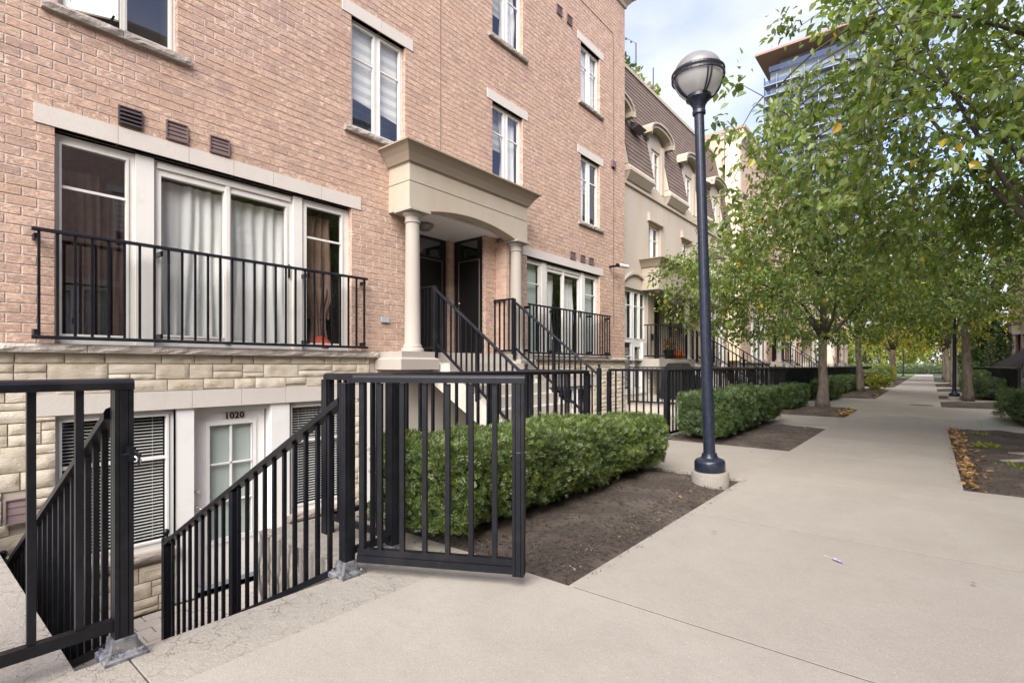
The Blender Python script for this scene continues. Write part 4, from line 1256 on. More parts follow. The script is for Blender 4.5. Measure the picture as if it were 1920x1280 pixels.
def beige_house(label):
    root = thing('beige_townhouse', (18.0, YB, 0), label, 'house', 'beige stucco townhouses')
    x0, x1 = 12.91, 23.5
    zt = 6.62
    w2 = [(15.33, 16.27, 4.32, 5.65), (18.1, 18.9, 4.32, 5.65), (21.2, 22.1, 4.32, 5.65)]
    archs = [(13.42, 15.28), (21.3, 23.1)]
    gops = [(a, b, 0.30, 3.45) for a, b in archs]
    rec = (15.75, 20.4, 1.36, 3.61)
    MB().holes(x0, x1, 1.30, zt, w2 + [(a, b, 1.30, 3.45) for a, b in archs] + [rec], YB, 0.2).build('stucco_wall', 'beige_stucco', root)
    MB().holes(x0, x1, -0.3, 1.298, [(a, b, 0.30, 1.298) for a, b in archs], YB + 0.004, 0.2).build('stone_base', 'ledge_stone', root)
    rr = random.Random(5)
    sm = root
    for (a0, a1) in ((x0, 13.40), (15.30, 15.78)):
        z = 0.0
        while z < 1.2:
            h = rr.choice((0.12, 0.16, 0.2))
            xx = a0
            while xx < a1 - 0.02:
                L = rr.uniform(0.2, 0.4)
                if a1 - xx - L < 0.1: L = a1 - xx
                rough_face(MB(), xx + 0.005, xx + L - 0.005, z + 0.005, min(1.21, z + h) - 0.005, YB - 0.004, 0.03, rr.uniform(0, 50)).build('stone', 'split_stone', root, False, False)
                xx += L
            z += h
    for (a0, a1) in ((x0, 13.40), (15.30, 15.78)):
        MB().box(a0, a1, YB - 0.07, YB - 0.002, 1.23, 1.31).build('ledge_stone', 'ledge_stone', root)
    m = MB()
    m.box(x0, x0 + 0.2, YB + 0.201, YB + 8.6, -0.3, zt).box(x1 - 0.2, x1 - 0.01, YB + 0.201, YB + 8.6, -0.3, 10.3).box(x0 + 0.2, x1 - 0.2, YB + 8.4, YB + 8.6, -0.3, 10.3).box(x0, x1 - 0.01, YB + 0.75, YB + 8.6, 10.1, 10.3)
    m.build('house_shell', 'beige_stucco', root)
    for (a, b, c, d) in w2:
        casement(root, a, b, c, d, YB + 0.10)
        MB().box(a - 0.10, b + 0.12, YB - 0.10, YB - 0.002, d + 0.05, d + 0.12).box(a - 0.1, a + 0.02, YB - 0.08, YB - 0.003, d + 0.1205, d + 0.30).build('drip_moulding', 'beige_stucco', root)
        MB().box(a - 0.06, b + 0.06, YB - 0.08, YB - 0.002, c - 0.09, c - 0.001).build('sill', 'beige_stucco', root)
        w = root
        curtain(root, a + 0.05, b - 0.2, c, d, YB + 0.25, 'sheer_white', 4, 0.03, a)
    # tall arched windows with the garden door
    for (a, b) in archs:
        n = 14
        poly = [(a, 3.45), (b, 3.45)] + [(b - (b - a) * i / n, 3.451 + 0.40 * math.sin(math.pi * i / n) ** 0.8) for i in range(1, n)]
        MB().prism(poly, 'y', YB - 0.004, YB + 0.05).build('arch_panel', 'beige_stucco', root)
        m = MB()
        for i in range(n):
            def pt(k, o):
                t = k / n
                return (b + 0.06 - (b - a + 0.12) * t, 3.44 + (0.43 + o) * math.sin(math.pi * t) ** 0.8)
            p, q = pt(i, 0), pt(i + 1, 0)
            p2, q2 = pt(i, 0.09), pt(i + 1, 0.09)
            m.prism([p, q, q2, p2], 'y', YB - 0.09, YB - 0.005)
        m.build('arch_moulding', 'beige_stucco', root)
        xm = a + (b - a) * 0.50
        pan = [(a + 0.06, a + 0.28, 1.98, 3.36), (a + 0.40, xm - 0.04, 1.98, 3.36), (xm + 0.12, xm + 0.45, 1.98, 3.36), (xm + 0.54, b - 0.08, 1.98, 3.36),
               (a + 0.06, a + 0.28, 0.45, 1.84), (a + 0.40, xm - 0.04, 0.45, 1.84), (xm + 0.16, xm + 0.58, 0.50, 1.72)]
        bars = [(p[0], p[1], p[3] - 0.42, p[3] - 0.39) for p in pan[:6]]
        window(root, a, b, 0.30, 3.45, YB + 0.10, pan, bars=bars, mat='white_paint', name='arched_window')
        part('garden_door', 'white_paint', root, (xm + 0.62, b - 0.04, YB + 0.02, YB + 0.099, 0.31, 1.86))
        interior(root, a, b, 0.3, 3.45, YB + 0.21, 0.9, 'interior_mid')
        for p in pan[:4]:
            MB().add([(p[0], YB + 0.24, p[2]), (p[1], YB + 0.24, p[2]), (p[1], YB + 0.24, p[3]), (p[0], YB + 0.24, p[3])], [(0, 1, 2, 3)]).build('curtain', 'sheer_white', root, fix=False)
        m = MB()
        for k in range(30):
            z = 0.52 + k * 0.04
            m.add([(xm + 0.16, YB + 0.17, z), (xm + 0.58, YB + 0.17, z), (xm + 0.58, YB + 0.19, z + 0.012), (xm + 0.16, YB + 0.19, z + 0.012)], [(0, 1, 2, 3)])
            m.add([(a + 0.40, YB + 0.17, z), (xm - 0.04, YB + 0.17, z), (xm - 0.04, YB + 0.19, z + 0.012), (a + 0.40, YB + 0.19, z + 0.012)], [(0, 1, 2, 3)])
        m.build('blind', 'slat_white', root, fix=False)
    # entrance with three doors and its portico
    a, b, c, d = rec
    part('recess_wall', 'beige_stucco', root, (a - 0.2, a, YB + 0.201, 7.9, c, d), (b, b + 0.2, YB + 0.201, 7.9, c, d), (a - 0.2, b + 0.2, 7.9, 8.05, c, d), (16.55, 16.75, 7.4, 7.899, c, d), (17.4, 17.9, 7.3, 7.9, c, d))
    door(root, 'y', 15.76, 16.54, c, 3.60, 7.45)
    door(root, 'y', 16.76, 17.39, c, 3.60, 7.45)
    door(root, 'y', 18.4, 19.4, c, 3.60, 7.80)
    MB().box(14.9, 20.6, 6.36, 7.9, 1.05, 1.358).build('landing_floor', 'step_concrete', root)
    p = portico(root, 14.82, 20.75, 6.35, YB - 0.002, 3.46, (17.45, 20.5), arch_x=(17.7, 20.2))
    auto_smooth(MB().lathe((16.9, 6.95, 3.42), [(0.03, 0.0), (0.12, 0.02), (0.17, 0.09), (0.18, 0.14)], 16).build('ceiling_lamp', 'lamp_dome', p))
    MB().box(15.46, 15.52, YB - 0.09, YB - 0.003, 1.95, 2.15).build('wall_lamp', 'black_metal', root)
    # mansard: shingle courses in overlapping strips
    ya, yb, z0, z1 = 6.72, 7.42, 6.98, 10.45
    dorm = [12.98, 15.95, 18.87, 21.85]
    gaps = []
    e = x0
    for dc in dorm:
        if dc - 0.62 > e: gaps.append((e, dc - 0.62))
        e = dc + 0.62
    gaps.append((e, x1))
    m = MB()
    z = z0
    while z < z1:
        zz = min(z + 0.14, z1)
        yl = ya + (yb - ya) * (z - z0) / (z1 - z0)
        yh = ya + (yb - ya) * (zz - z0) / (z1 - z0)
        for (a, b) in (gaps if z < 8.25 else [(x0, x1)]):
            m.add([(a, yl - 0.014, z), (b, yl - 0.014, z), (b, yh, zz), (a, yh, zz), (a, yl + 0.003, z), (b, yl + 0.003, z)], [(0, 1, 2, 3), (0, 4, 5, 1)])
        z = zz
    m.build('shingle_roof', 'shingle', root, False, False, 'stuff')
    m = MB()
    for (a, b) in gaps:
        m.prism([(ya + 0.02, z0), (ya + (yb - ya) * 0.36 + 0.02, 8.25), (7.6, 8.25), (7.6, z0)], 'x', a + 0.003, b - 0.003)
    m.build('roof_cheek', 'beige_stucco', root)
    for (a, b) in gaps:
        if b - a < 0.3: continue
        m = MB().loft([[(a + o_, yy, zz), (b - o_, yy, zz), (b - o_, YB + 0.15, zz), (a + o_, YB + 0.15, zz)] for o_, yy, zz in ((0.10, YB - 0.01, 6.54), (0.10, YB - 0.08, 6.58), (0.02, YB - 0.22, 6.76), (0.0, YB - 0.24, 6.78), (0.0, YB - 0.24, 6.86), (0.02, YB - 0.17, 6.985))])
        m.build('eave_box', 'beige_stucco', root)
    MB().box(x0, x1, YB - 0.06, YB - 0.002, 6.44, 6.52).box(x0, x1, YB + 0.001, YB + 0.2, zt + 0.001, 6.75).build('eave_moulding', 'beige_stucco', root)
    MB().box(x0, x1, yb - 0.05, yb + 0.3, 10.451, 10.56).build('roof_edge', 'portico_stucco', root)
    for dc in dorm:
        lo = max(dc - 0.62, x0)
        win_ = (dc - 0.40, dc + 0.42, 6.88, 8.15)
        if dc - 0.4 > x0:
            wd = casement(root, win_[0], win_[1], win_[2], win_[3], 7.02)
            curtain(root, win_[0], win_[1] - 0.3, win_[2], win_[3], 7.12, 'sheer_white', 3, 0.02, dc)
        else:
            part('dormer_fill', 'window_frame', root, (x0, win_[1], 7.02, 7.1, 6.88, 8.15))
        m = MB().holes(lo, dc + 0.62, 6.76, 8.36, [(max(win_[0], x0 - 0.001), win_[1], win_[2], win_[3])], 6.97, 0.6)
        n = 12
        poly = [(dc - 0.62, 8.361), (dc + 0.62, 8.361)] + [(dc + 0.62 - 1.24 * i / n, 8.361 + 0.34 * math.sin(math.pi * i / n) ** 0.8) for i in range(1, n)]
        poly = [(max(x, x0), z) for x, z in poly]
        m.prism(poly, 'y', 6.971, 7.5)
        m.build('dormer', 'beige_stucco', root)
        m = MB()
        for i in range(n):
            def pt(k, o):
                t = k / n
                return (dc + (0.66 + o) * math.cos(math.pi * t) * 1.16, 8.36 + (0.34 + o) * math.sin(math.pi * t) ** 0.75)
            pts = [pt(i, 0), pt(i + 1, 0), pt(i + 1, 0.10), pt(i, 0.10)]
            pts2 = [pt(i, 0.101), pt(i + 1, 0.101), pt(i + 1, 0.16), pt(i, 0.16)]
            if min(x for x, z in pts2) < x0: continue
            m.prism(pts, 'y', 6.70, 7.4)
            m.prism(pts2, 'y', 6.65, 7.4)
        m.build('dormer_hood', 'portico_stucco', root)
        if dc > 13.5:
            for sx in (-0.51, 0.53):
                part('dormer_pilaster', 'beige_stucco', root, (dc + sx - 0.1, dc + sx + 0.1, 6.90, 6.968, 6.78, 8.36))
    # black roof vents
    for a in (14.05, 20.2):
        MB().add([(a, 6.92, 8.40), (a + 0.55, 6.92, 8.40), (a + 0.55, 6.62, 8.22), (a, 6.62, 8.22), (a, 6.85, 8.12), (a + 0.55, 6.85, 8.12)], [(0, 1, 2, 3), (3, 2, 5, 4), (0, 3, 4), (1, 5, 2)]).build('roof_vent', 'dark_vent', root, fix=False)
    return root

house1 = brick_house(True, 'pink brick townhouse with arched portico nearest the camera')
houseF = brick_house(False, 'brick townhouse beyond the beige stucco house, mostly behind the trees')
houseF.location.x += 24.5
ORG[houseF.name] = Vector(houseF.location)
beige1 = beige_house('beige stucco townhouse with shingled mansard roof and arched dormers, next to the nearest brick house')
dup(beige1, (18.0 + 24.5, YB, 0), 'far beige townhouse beyond the second brick house on the left')
dup(houseF, (6.2 + 49.0, YF, 0), 'farthest brick townhouse at the end of the left row')
# the row across the path
MY = 1.22
for k, lb in ((0, 'brick townhouse directly across the path, seen in the window reflections'), (24.5, 'brick townhouse on the right behind the near tree'), (49.0, 'pale brick townhouse showing between the trees at the far right')):
    dup(houseF, (6.2 + k, MY - YF, 0), lb, 'brick townhouses across the path', (1, -1, 1))
for k, lb in ((0.0, 'beige townhouse across the path beyond the near tree'), (24.5, 'beige townhouse far down the right side of the path'), (-24.5, 'beige townhouse across the path behind the camera')):
    dup(beige1, (18.0 + k, MY - YB, 0), lb, 'beige townhouses across the path', (1, -1, 1))
# taller end block beyond the mansard
tb = thing('end_block', (26.5, 7.6, 0), 'taller brick and cream block rising beyond the shingled mansard roof', 'building')
part('brick_face', 'brick_far', tb, (23.52, 26.3, 7.05, 12, 10.0, 11.3))
part('cream_face', 'cream_stucco', tb, (26.302, 36.8, 7.0, 12, 10.902, 12.6), (23.5, 23.74, 6.40, 7.0, 1.36, 10.9))
part('parapet', 'cornice_stucco', tb, (23.50, 26.301, 7.02, 12.01, 11.302, 11.42), (26.25, 36.85, 6.9, 12.05, 12.602, 12.75))

# plants, poles and string lights on the roof terrace of the beige house
def leaf_verts(pos, d, nrm, length, width, fold=0.18, curl=-0.12):
    """pos, d, nrm (N,3); length, width (N,) -> (N,6,3)"""
    d = d / np.linalg.norm(d, axis=1, keepdims=True)
    s = np.cross(nrm, d)
    s /= np.maximum(np.linalg.norm(s, axis=1, keepdims=True), 1e-6)
    n = np.cross(d, s)
    L, W = length[:, None], width[:, None]
    def pt(a, b, c): return pos + d * L * a + s * W * b + n * L * c
    return np.stack([pt(0, 0, 0), pt(0.32, 0.5, fold * 0.5), pt(0.68, 0.40, fold * 0.35 + curl * 0.4), pt(1.0, 0, curl), pt(0.68, -0.40, fold * 0.35 + curl * 0.4), pt(0.32, -0.5, fold * 0.5)], 1)
LEAF_F = [(0, 1, 2, 3), (0, 3, 4, 5)]
def leaf_cloud(name, centers, radii, n, size, mat, parent=None, seed=0, droop=0.5, kind='stuff'):
    r = np.random.default_rng(seed)
    c = np.array(centers, float)
    k = r.integers(0, len(c), n)
    p = r.normal(0, 1, (n, 3))
    p /= np.linalg.norm(p, axis=1, keepdims=True)
    p *= (r.uniform(0, 1, n) ** 0.45)[:, None]
    rad = np.array(radii, float)
    rad = rad[k] if rad.ndim == 2 else np.tile(rad[None, :], (n, 1))
    pos = c[k] + p * rad
    d = p * 0.7 + r.normal(0, 0.6, (n, 3)) + np.array([0, 0, -droop])
    nr = np.array([0, 0, 1.0]) + r.normal(0, 0.6, (n, 3))
    L = size * r.uniform(0.7, 1.25, n)
    return np_mesh(name, leaf_verts(pos, d, nr, L, L * 0.62), 6, LEAF_F, mat, parent, kind)
rt = [(13.6, 7.75, 10.75), (14.7, 7.8, 10.7), (15.4, 7.8, 10.7), (16.3, 7.8, 10.7), (17.6, 7.8, 10.7)]
for i, (x, y, z) in enumerate(rt):
    t = thing('roof_plant', (x, y, 10.56), ['yellow-green bushy plant at the near end of the roof terrace', 'leafy potted plant second along the roof terrace edge', 'wispy potted plant in the middle of the roof terrace edge', 'small spiky plant beside the terrace pole on the roof', 'last small plant along the roof terrace edge'][i], 'plant', 'plants on the roof terrace')
    leaf_cloud('foliage', [(x, y, 11.0 + 0.1 * (i % 2)), (x + 0.12, y, 10.9)], (0.26, 0.24, 0.34), 70, 0.17, 'far_leaf' if i != 2 else 'deep_leaf', t, 40 + i, -0.4)
    MB().lathe((x, y, 10.56), [(0.12, 0), (0.17, 0.25)], 12).build('pot', 'terracotta', t)
for i, x in enumerate((16.1, 17.5)):
    tag(MB().tube([(x, 7.7, 10.56), (x, 7.7, 12.0 - i * 0.2)], 0.022, 6).build('terrace_pole', 'wire', at=(x, 7.7, 10.56)), ['taller string light pole on the roof terrace', 'shorter string light pole on the roof terrace'][i], 'pole')
sl = thing('string_lights', (15.0, 7.7, 11.8), 'string lights sagging between the roof terrace poles', 'lights')
MB().tube([(13.2 + 2.9 * k / 8, 7.7, 12.0 - 0.25 * math.sin(math.pi * k / 8)) for k in range(9)], 0.008, 4).build('wire', 'wire', sl)
for k in range(1, 8):
    MB().lathe((13.2 + 2.9 * k / 8, 7.7, 11.93 - 0.25 * math.sin(math.pi * k / 8)), [(0.01, 0), (0.035, 0.03), (0.012, 0.07)], 8).build('bulb', 'wire', sl)

# ------------------------------------------------------------------ railings, gate and fences
BAL = 0.011
def rounded(w, h0, h1, n=5):
    """rail cap profile: flat sides, rounded top"""
    p = [(-w, h0), (w, h0), (w, h1 - 0.018)]
    for i in range(n + 1):
        t = math.pi * i / n
        p.append((w * math.cos(t), h1 - 0.018 + 0.018 * math.sin(t)))
    p.append((-w, h1 - 0.018))
    q = []
    for v in p:
        if not q or (abs(q[-1][0] - v[0]) + abs(q[-1][1] - v[1])) > 1e-5:
            q.append(v)
    return q
def fluted(h=0.031, g=0.003):
    """square post section with two grooves on each face"""
    side = [(-h, -h), (-0.016, -h), (-0.0145, -h + g), (-0.012, -h), (0.012, -h), (0.0145, -h + g), (0.016, -h)]
    out = []
    for k in range(4):
        c, s = math.cos(k * math.pi / 2), math.sin(k * math.pi / 2)
        out += [(x * c - y * s, x * s + y * c) for x, y in side]
    return out
CAP = rounded(0.034, -0.045, 0.0)
CAPS = rounded(0.024, -0.036, 0.0)
LOW = [(-0.014, -0.018), (0.014, -0.018), (0.014, 0.018), (-0.014, 0.018)]
BM = 'black_metal'
def post(parent, x, y, z0, z1, h=0.031, ball=False, plate=False, mat=BM, name='post', rot=0.0):
    c, s = math.cos(rot), math.sin(rot)
    sec = [(a * c - b * s, a * s + b * c) for a, b in fluted(h)]
    m = MB().loft([[(x + a, y + b, z) for a, b in sec] for z in (z0, z1)])
    o = m.build(name, mat, parent)
    if ball:
        auto_smooth(MB().lathe((x, y, z1), [(h * 1.15, 0.0), (h * 1.25, 0.008), (h * 1.25, 0.022), (h * 0.7, 0.030), (h * 0.45, 0.040), (h * 0.5, 0.05), (h * 0.72, 0.062), (h * 0.80, 0.076), (h * 0.72, 0.09), (h * 0.45, 0.100), (0.002, 0.104)], 16).build('finial', mat, o))
    if plate:
        m = MB().loft([[(x + sx * a, y + sy * a, z0 + z) for sx, sy in ((-1, -1), (1, -1), (1, 1), (-1, 1))] for a, z in ((0.072, -0.01), (0.072, 0.012), (0.066, 0.018), (h + 0.014, 0.026), (h + 0.010, 0.075), (h + 0.002, 0.078))])
        b = m.build('base_plate', 'cast_plate', o)
        for sx, sy in ((-1, -1), (1, -1), (1, 1), (-1, 1)):
            MB().lathe((x + sx * 0.055, y + sy * 0.055, z0 + 0.015), [(0.008, 0), (0.008, 0.012), (0.004, 0.014)], 6).build('bolt', 'cast_plate', o)
    return o
def balusters(parent, p, q, n, h, skip_ends=True, w=BAL, mat=BM, rot=0.0):
    """n upright bars of height h between points p and q (their lower ends), sharing one mesh"""
    m = MB()
    c, s = math.cos(rot), math.sin(rot)
    sec = [(-w, -w), (w, -w), (w, w), (-w, w)]
    m.loft([[(a * c - b * s, a * s + b * c, z) for a, b in sec] for z in (0, h)])
    me = m.mesh('baluster', mat)
    p, q = Vector(p), Vector(q)
    for k in range(n):
        t = (k + 1) / (n + 1)
        link('baluster', me, parent, p.lerp(q, t) - org(parent))
def flat_panel(parent, p, q, z0, z1, n, cap=CAP, w=BAL, low=LOW, mat=BM, rail=True):
    p2, q2 = Vector((p[0], p[1])), Vector((q[0], q[1]))
    rot = math.atan2(q[1] - p[1], q[0] - p[0])
    if rail:
        auto_smooth(MB().bar((p[0], p[1], z1), (q[0], q[1], z1), cap).build('top_rail', mat, parent), 30)
    MB().bar((p[0], p[1], z0 + 0.02), (q[0], q[1], z0 + 0.02), low).build('bottom_rail', mat, parent)
    balusters(parent, (p[0], p[1], z0 + 0.03), (q[0], q[1], z0 + 0.03), n, z1 - z0 - 0.07, w=w, rot=rot, mat=mat)
def slope_panel(parent, p, q, h, n, cap=CAP, low_gap=0.09, w=BAL):
    """sloping rail; p, q = top of rail at both ends; h = height of the bars"""
    auto_smooth(MB().vbar(p, q, cap).build('top_rail', BM, parent), 30)
    a, b = Vector(p) - Vector((0, 0, h + 0.03)), Vector(q) - Vector((0, 0, h + 0.03))
    MB().vbar(a, b, LOW).build('bottom_rail', BM, parent)
    balusters(parent, a, b, n, h, w=w)

FT = 1.10
# left fence on the pavement
t = thing('fence_panel', (0.61, 2.5, 0), 'black metal fence panel at the left edge with a latch on its fluted post', 'fence')
post(t, 0.612, 2.5, 0.0, FT - 0.046, plate=True)
auto_smooth(MB().bar((-2.2, 2.5, FT), (0.645, 2.5, FT), CAP).build('top_rail', BM, t), 30)
MB().bar((-2.2, 2.5, 0.13), (0.58, 2.5, 0.13), [(-0.018, -0.022), (0.018, -0.022), (0.018, 0.022), (-0.018, 0.022)]).build('bottom_rail', BM, t)
balusters(t, (0.612, 2.5, 0.14), (-2.2, 2.5, 0.14), 20, FT - 0.18, w=0.0125)
lt = MB().box(0.618, 0.640, 2.43, 2.468, 0.775, 0.83).tube([(0.63, 2.44, 0.82), (0.65, 2.42, 0.80), (0.645, 2.42, 0.765)], 0.006, 8).tube([(0.60, 2.445, 0.80), (0.655, 2.435, 0.80)], 0.007, 8)
auto_smooth(lt.build('gate_latch', 'black_metal', t))
MB().tube([(0.635, 2.425, 0.795), (0.652, 2.42, 0.775), (0.648, 2.425, 0.76)], 0.005, 8).build('latch_hook', 'metal_bright', t, True)
# stair rail going down on the left
t = thing('stair_railing', (0.61, 2.6, -0.3), 'black stair railing going down along the left side of the sunken steps', 'railing')
slope_panel(t, (0.60, 2.56, 0.985), (0.60, 5.45, -0.40), 0.93, 20)
post(t, 0.60, 5.48, -1.5, -0.36, ball=True)
# stair rail going down on the right with the gate post at its head
t = thing('stair_railing', (1.63, 2.5, 0), 'black stair railing going down to the door numbered 1020, with a ball-topped end post', 'railing')
post(t, 1.632, 2.5, 0.0, FT - 0.046, plate=True)
slope_panel(t, (1.632, 2.54, 0.985), (1.632, 5.30, -0.40), 0.93, 20)
post(t, 1.632, 3.92, -0.72, 0.24, name='middle_post')
post(t, 1.632, 5.33, -1.5, -0.42, ball=True)
# open gate
gA, gB = Vector((1.675, 2.455)), Vector((2.10, 1.66))
t = thing('open_gate', (1.675, 2.455, 0), 'black metal gate swung open over the pavement in front of the hedge', 'gate')
gr = math.atan2(gB.y - gA.y, gB.x - gA.x)
gd = (gB - gA).normalized()
auto_smooth(MB().bar((gA.x - gd.x * 0.02, gA.y - gd.y * 0.02, FT + 0.002), (gB.x + gd.x * 0.035, gB.y + gd.y * 0.035, FT + 0.002), CAP).build('top_rail', BM, t), 30)
MB().bar((gA.x, gA.y, 0.128), (gB.x, gB.y, 0.128), [(-0.017, -0.017), (0.017, -0.017), (0.017, 0.017), (-0.017, 0.017)]).build('bottom_rail', BM, t)
MB().bar((gA.x, gA.y, 0.090), (gB.x, gB.y, 0.090), [(-0.024, -0.019), (0.024, -0.019), (0.024, 0.019), (-0.024, 0.019)]).build('kick_rail', BM, t)
post(t, gB.x, gB.y, 0.062, FT - 0.044, 0.030, rot=gr, name='end_stile')
post(t, gA.x + 0.012, gA.y - 0.022, 0.085, FT - 0.044, 0.015, rot=gr, name='hinge_stile')
balusters(t, (gA.x, gA.y, 0.145), (gB.x, gB.y, 0.145), 6, FT - 0.193, w=0.0125, rot=gr)
MB().bar((gB.x - 0.034 * 0, gB.y, 0.70), (gB.x, gB.y, 0.703), [(-0.031, -0.031), (0.031, -0.031), (0.031, 0.031), (-0.031, 0.031)], (1, 0, 0)).build('tie_wire', 'metal_bright', t)
# guard fence round the sunken patio
t = thing('guard_fence', (1.95, 2.5, 0), 'black guard fence wrapping round the sunken patio behind the gate and the nearest hedge', 'fence')
post(t, 1.95, 2.51, 0.0, FT - 0.046, plate=True)
post(t, 1.95, 3.22, 0.0, FT - 0.046)
flat_panel(t, (1.665, 2.51), (1.95, 2.51), 0.10, FT - 0.001, 1)
flat_panel(t, (1.95, 2.51), (1.95, 3.22), 0.10, FT, 4)
flat_panel(t, (1.95, 3.22), (5.40, 3.22), 0.10, FT - 0.002, 24)
for x in (3.65,):
    post(t, x, 3.22, 0.0, FT - 0.046)
post(t, 5.40, 3.22, 0.0, FT - 0.046)
flat_panel(t, (5.40, 3.25), (5.40, 4.22), 0.10, FT, 6)
# entrance stairs
def entrance_steps(x0, x1, yb, yt, label, zt=1.36, n=8):
    t = thing('entrance_steps', ((x0 + x1) / 2, yb, 0), label, 'steps')
    rise, run = zt / n, (yt - yb) / (n - 1)
    for k in range(n - 1):
        y = yb + run * k
        z = rise * (k + 1)
        rough_block('step', x0, x1, y, y + run + 0.015, z - rise * 1.9, z, 0.002, t, 'step_concrete', 0.2)
    poly = [(yb + 0.05, -0.10), (yt, zt - 0.42), (yt, zt - 0.32), (yb - 0.01, 0.02)]
    for xx in (x0 - 0.07, x1 + 0.002):
        MB().prism([(yb, -0.12), (yb + 0.15, -0.12), (yt + 0.05, zt - 0.50), (yt + 0.05, zt - 0.10), (yb, 0.10)], 'x', xx, xx + 0.068).build('stringer', 'step_concrete', t)
    return t
entrance_steps(5.56, 7.42, 4.22, 6.01, 'concrete entrance steps rising to the brick portico')
def stair_rail(x, yb, yt, ywall, label, zt=1.36, n=15):
    t = thing('stair_railing', (x, yb, 0), label, 'railing')
    post(t, x, yb, -0.1, FT - 0.02, ball=True)
    post(t, x, yt, zt - 0.1, zt + 1.03)
    post(t, x, (yb + yt) / 2, zt / 2 - 0.05, zt / 2 + 0.93, 0.024, name='middle_post')
    slope_panel(t, (x, yt - 0.02, zt + 1.0), (x, yb + 0.02, 1.03), 0.84, n, CAPS)
    if ywall:
        flat_panel(t, (x, yt), (x, ywall), zt + 0.05, zt + 1.05, 5, CAPS)
    return t
stair_rail(5.50, 4.22, 6.02, 6.5, 'black stair railing on the left of the steps to the brick portico')
stair_rail(7.46, 4.22, 6.02, 6.72, 'black stair railing on the right of the steps to the brick portico')
# balcony rails fixed to the brick wall
def balcony(x0, x1, n, label):
    t = thing('balcony_railing', (x0, YF - 0.12, 1.4), label, 'railing', 'balcony railings on the brick house')
    y = YF - 0.13
    auto_smooth(MB().bar((x0 - 0.05, y, 2.425), (x1 + 0.05, y, 2.425), CAPS).build('top_rail', BM, t), 30)
    auto_smooth(MB().bar((x0 - 0.05, y, 1.43), (x1 + 0.05, y, 1.43), rounded(0.026, -0.035, 0.0)).build('bottom_rail', BM, t), 30)
    balusters(t, (x0 - (x1 - x0) / (n - 1), y, 1.43), (x1 + (x1 - x0) / (n - 1), y, 1.43), n, 0.965, w=0.0105)
    for x in (x0 - 0.02, x0 + 0.98, x1 - 0.85, x1 + 0.02):
        for z in (2.34, 1.455):
            MB().box(x - 0.012, x + 0.012, y + 0.011, YF + 0.06 if x0 < x < x1 else YF - 0.004, z - 0.02, z + 0.03).build('bracket', BM, t)
    return t
balcony(0.93, 4.44, 28, 'long black balcony railing across the wide curtained window on the left')
balcony(8.42, 11.80, 28, 'black balcony railing across the wide window right of the portico')
# fence beside the steps and along the second hedge
t = thing('garden_fence', (7.8, 3.2, 0), 'black garden fence from the entrance steps round behind the second hedge', 'fence')
post(t, 7.80, 4.22, 0.0, FT - 0.046)
post(t, 7.80, 3.22, 0.0, FT - 0.046, plate=True)
flat_panel(t, (7.80, 4.22), (7.80, 3.22), 0.06, FT, 7)
flat_panel(t, (7.80, 3.22), (12.9, 3.22), 0.06, FT - 0.001, 36)
for x in (9.5, 11.2, 12.9):
    post(t, x, 3.22, 0.0, FT - 0.046)
t = thing('patio_fence', (12.95, 5.0, 0), 'black fence between the brick house yard and the beige house patio', 'fence')
flat_panel(t, (12.95, 3.3), (12.95, 6.4), 0.16, 1.12, 22, CAPS)
for y in (3.3, 4.3, 5.3, 6.4):
    post(t, 12.95, y, 0.1, 1.08)
# beige house patio, covered barbecue
tag(MB().box(13.0, 23.5, 3.4, 6.89, -0.3, 0.22).build('terrace', 'step_concrete'), kind='structure')
bb = thing('covered_barbecue', (14.2, 5.6, 0.22), 'black draped cover over a barbecue on the beige house patio', 'barbecue')
MB().loft([[(14.2 + sx * a, 5.5 + sy * b, 0.22 + z) for sx, sy in ((-1, -1), (1, -1), (1, 1), (-1, 1))] for a, b, z in ((0.55, 0.35, 0.02), (0.48, 0.31, 0.5), (0.42, 0.27, 0.85), (0.25, 0.2, 1.0))]).build('cover', 'black_door', bb)
MB().box(13.7, 14.7, 5.2, 5.8, 0.221, 0.24).build('base', 'dark_vent', bb)
# fences further down the left side with solid screens
def screen_fence(x0, x1, y, label, posts=4, mirror=False, screen=True, group='fences along the gardens'):
    t = thing('garden_fence', (x0, y, 0), label, 'fence', group)
    flat_panel(t, (x0, y), (x1, y), 0.06, FT, int((x1 - x0) / 0.14))
    for k in range(posts + 1):
        post(t, x0 + (x1 - x0) * k / posts, y, 0.0, FT - 0.046)
    if screen:
        MB().box(x0 + 0.05, x1 - 0.05, y + 0.03, y + 0.034, 0.12, 1.0).build('privacy_screen', 'screen_cloth', t)
    return t
screen_fence(13.05, 16.4, 3.22, 'black fence with slats in front of the beige house patio', 3, screen=False)
screen_fence(16.42, 23.5, 3.22, 'black screened fence behind the first tree on the left', 5)
screen_fence(24.0, 36.0, 3.22, 'black screened fence behind the second tree on the left', 6)
screen_fence(36.2, 48.0, 3.22, 'black screened fence far down the left side', 5)
screen_fence(20.6, 25.4, -1.98, 'black screened fence at the right edge beyond the near hedge', 4)
screen_fence(25.6, 40.0, -1.98, 'black screened fence far down the right side', 6)
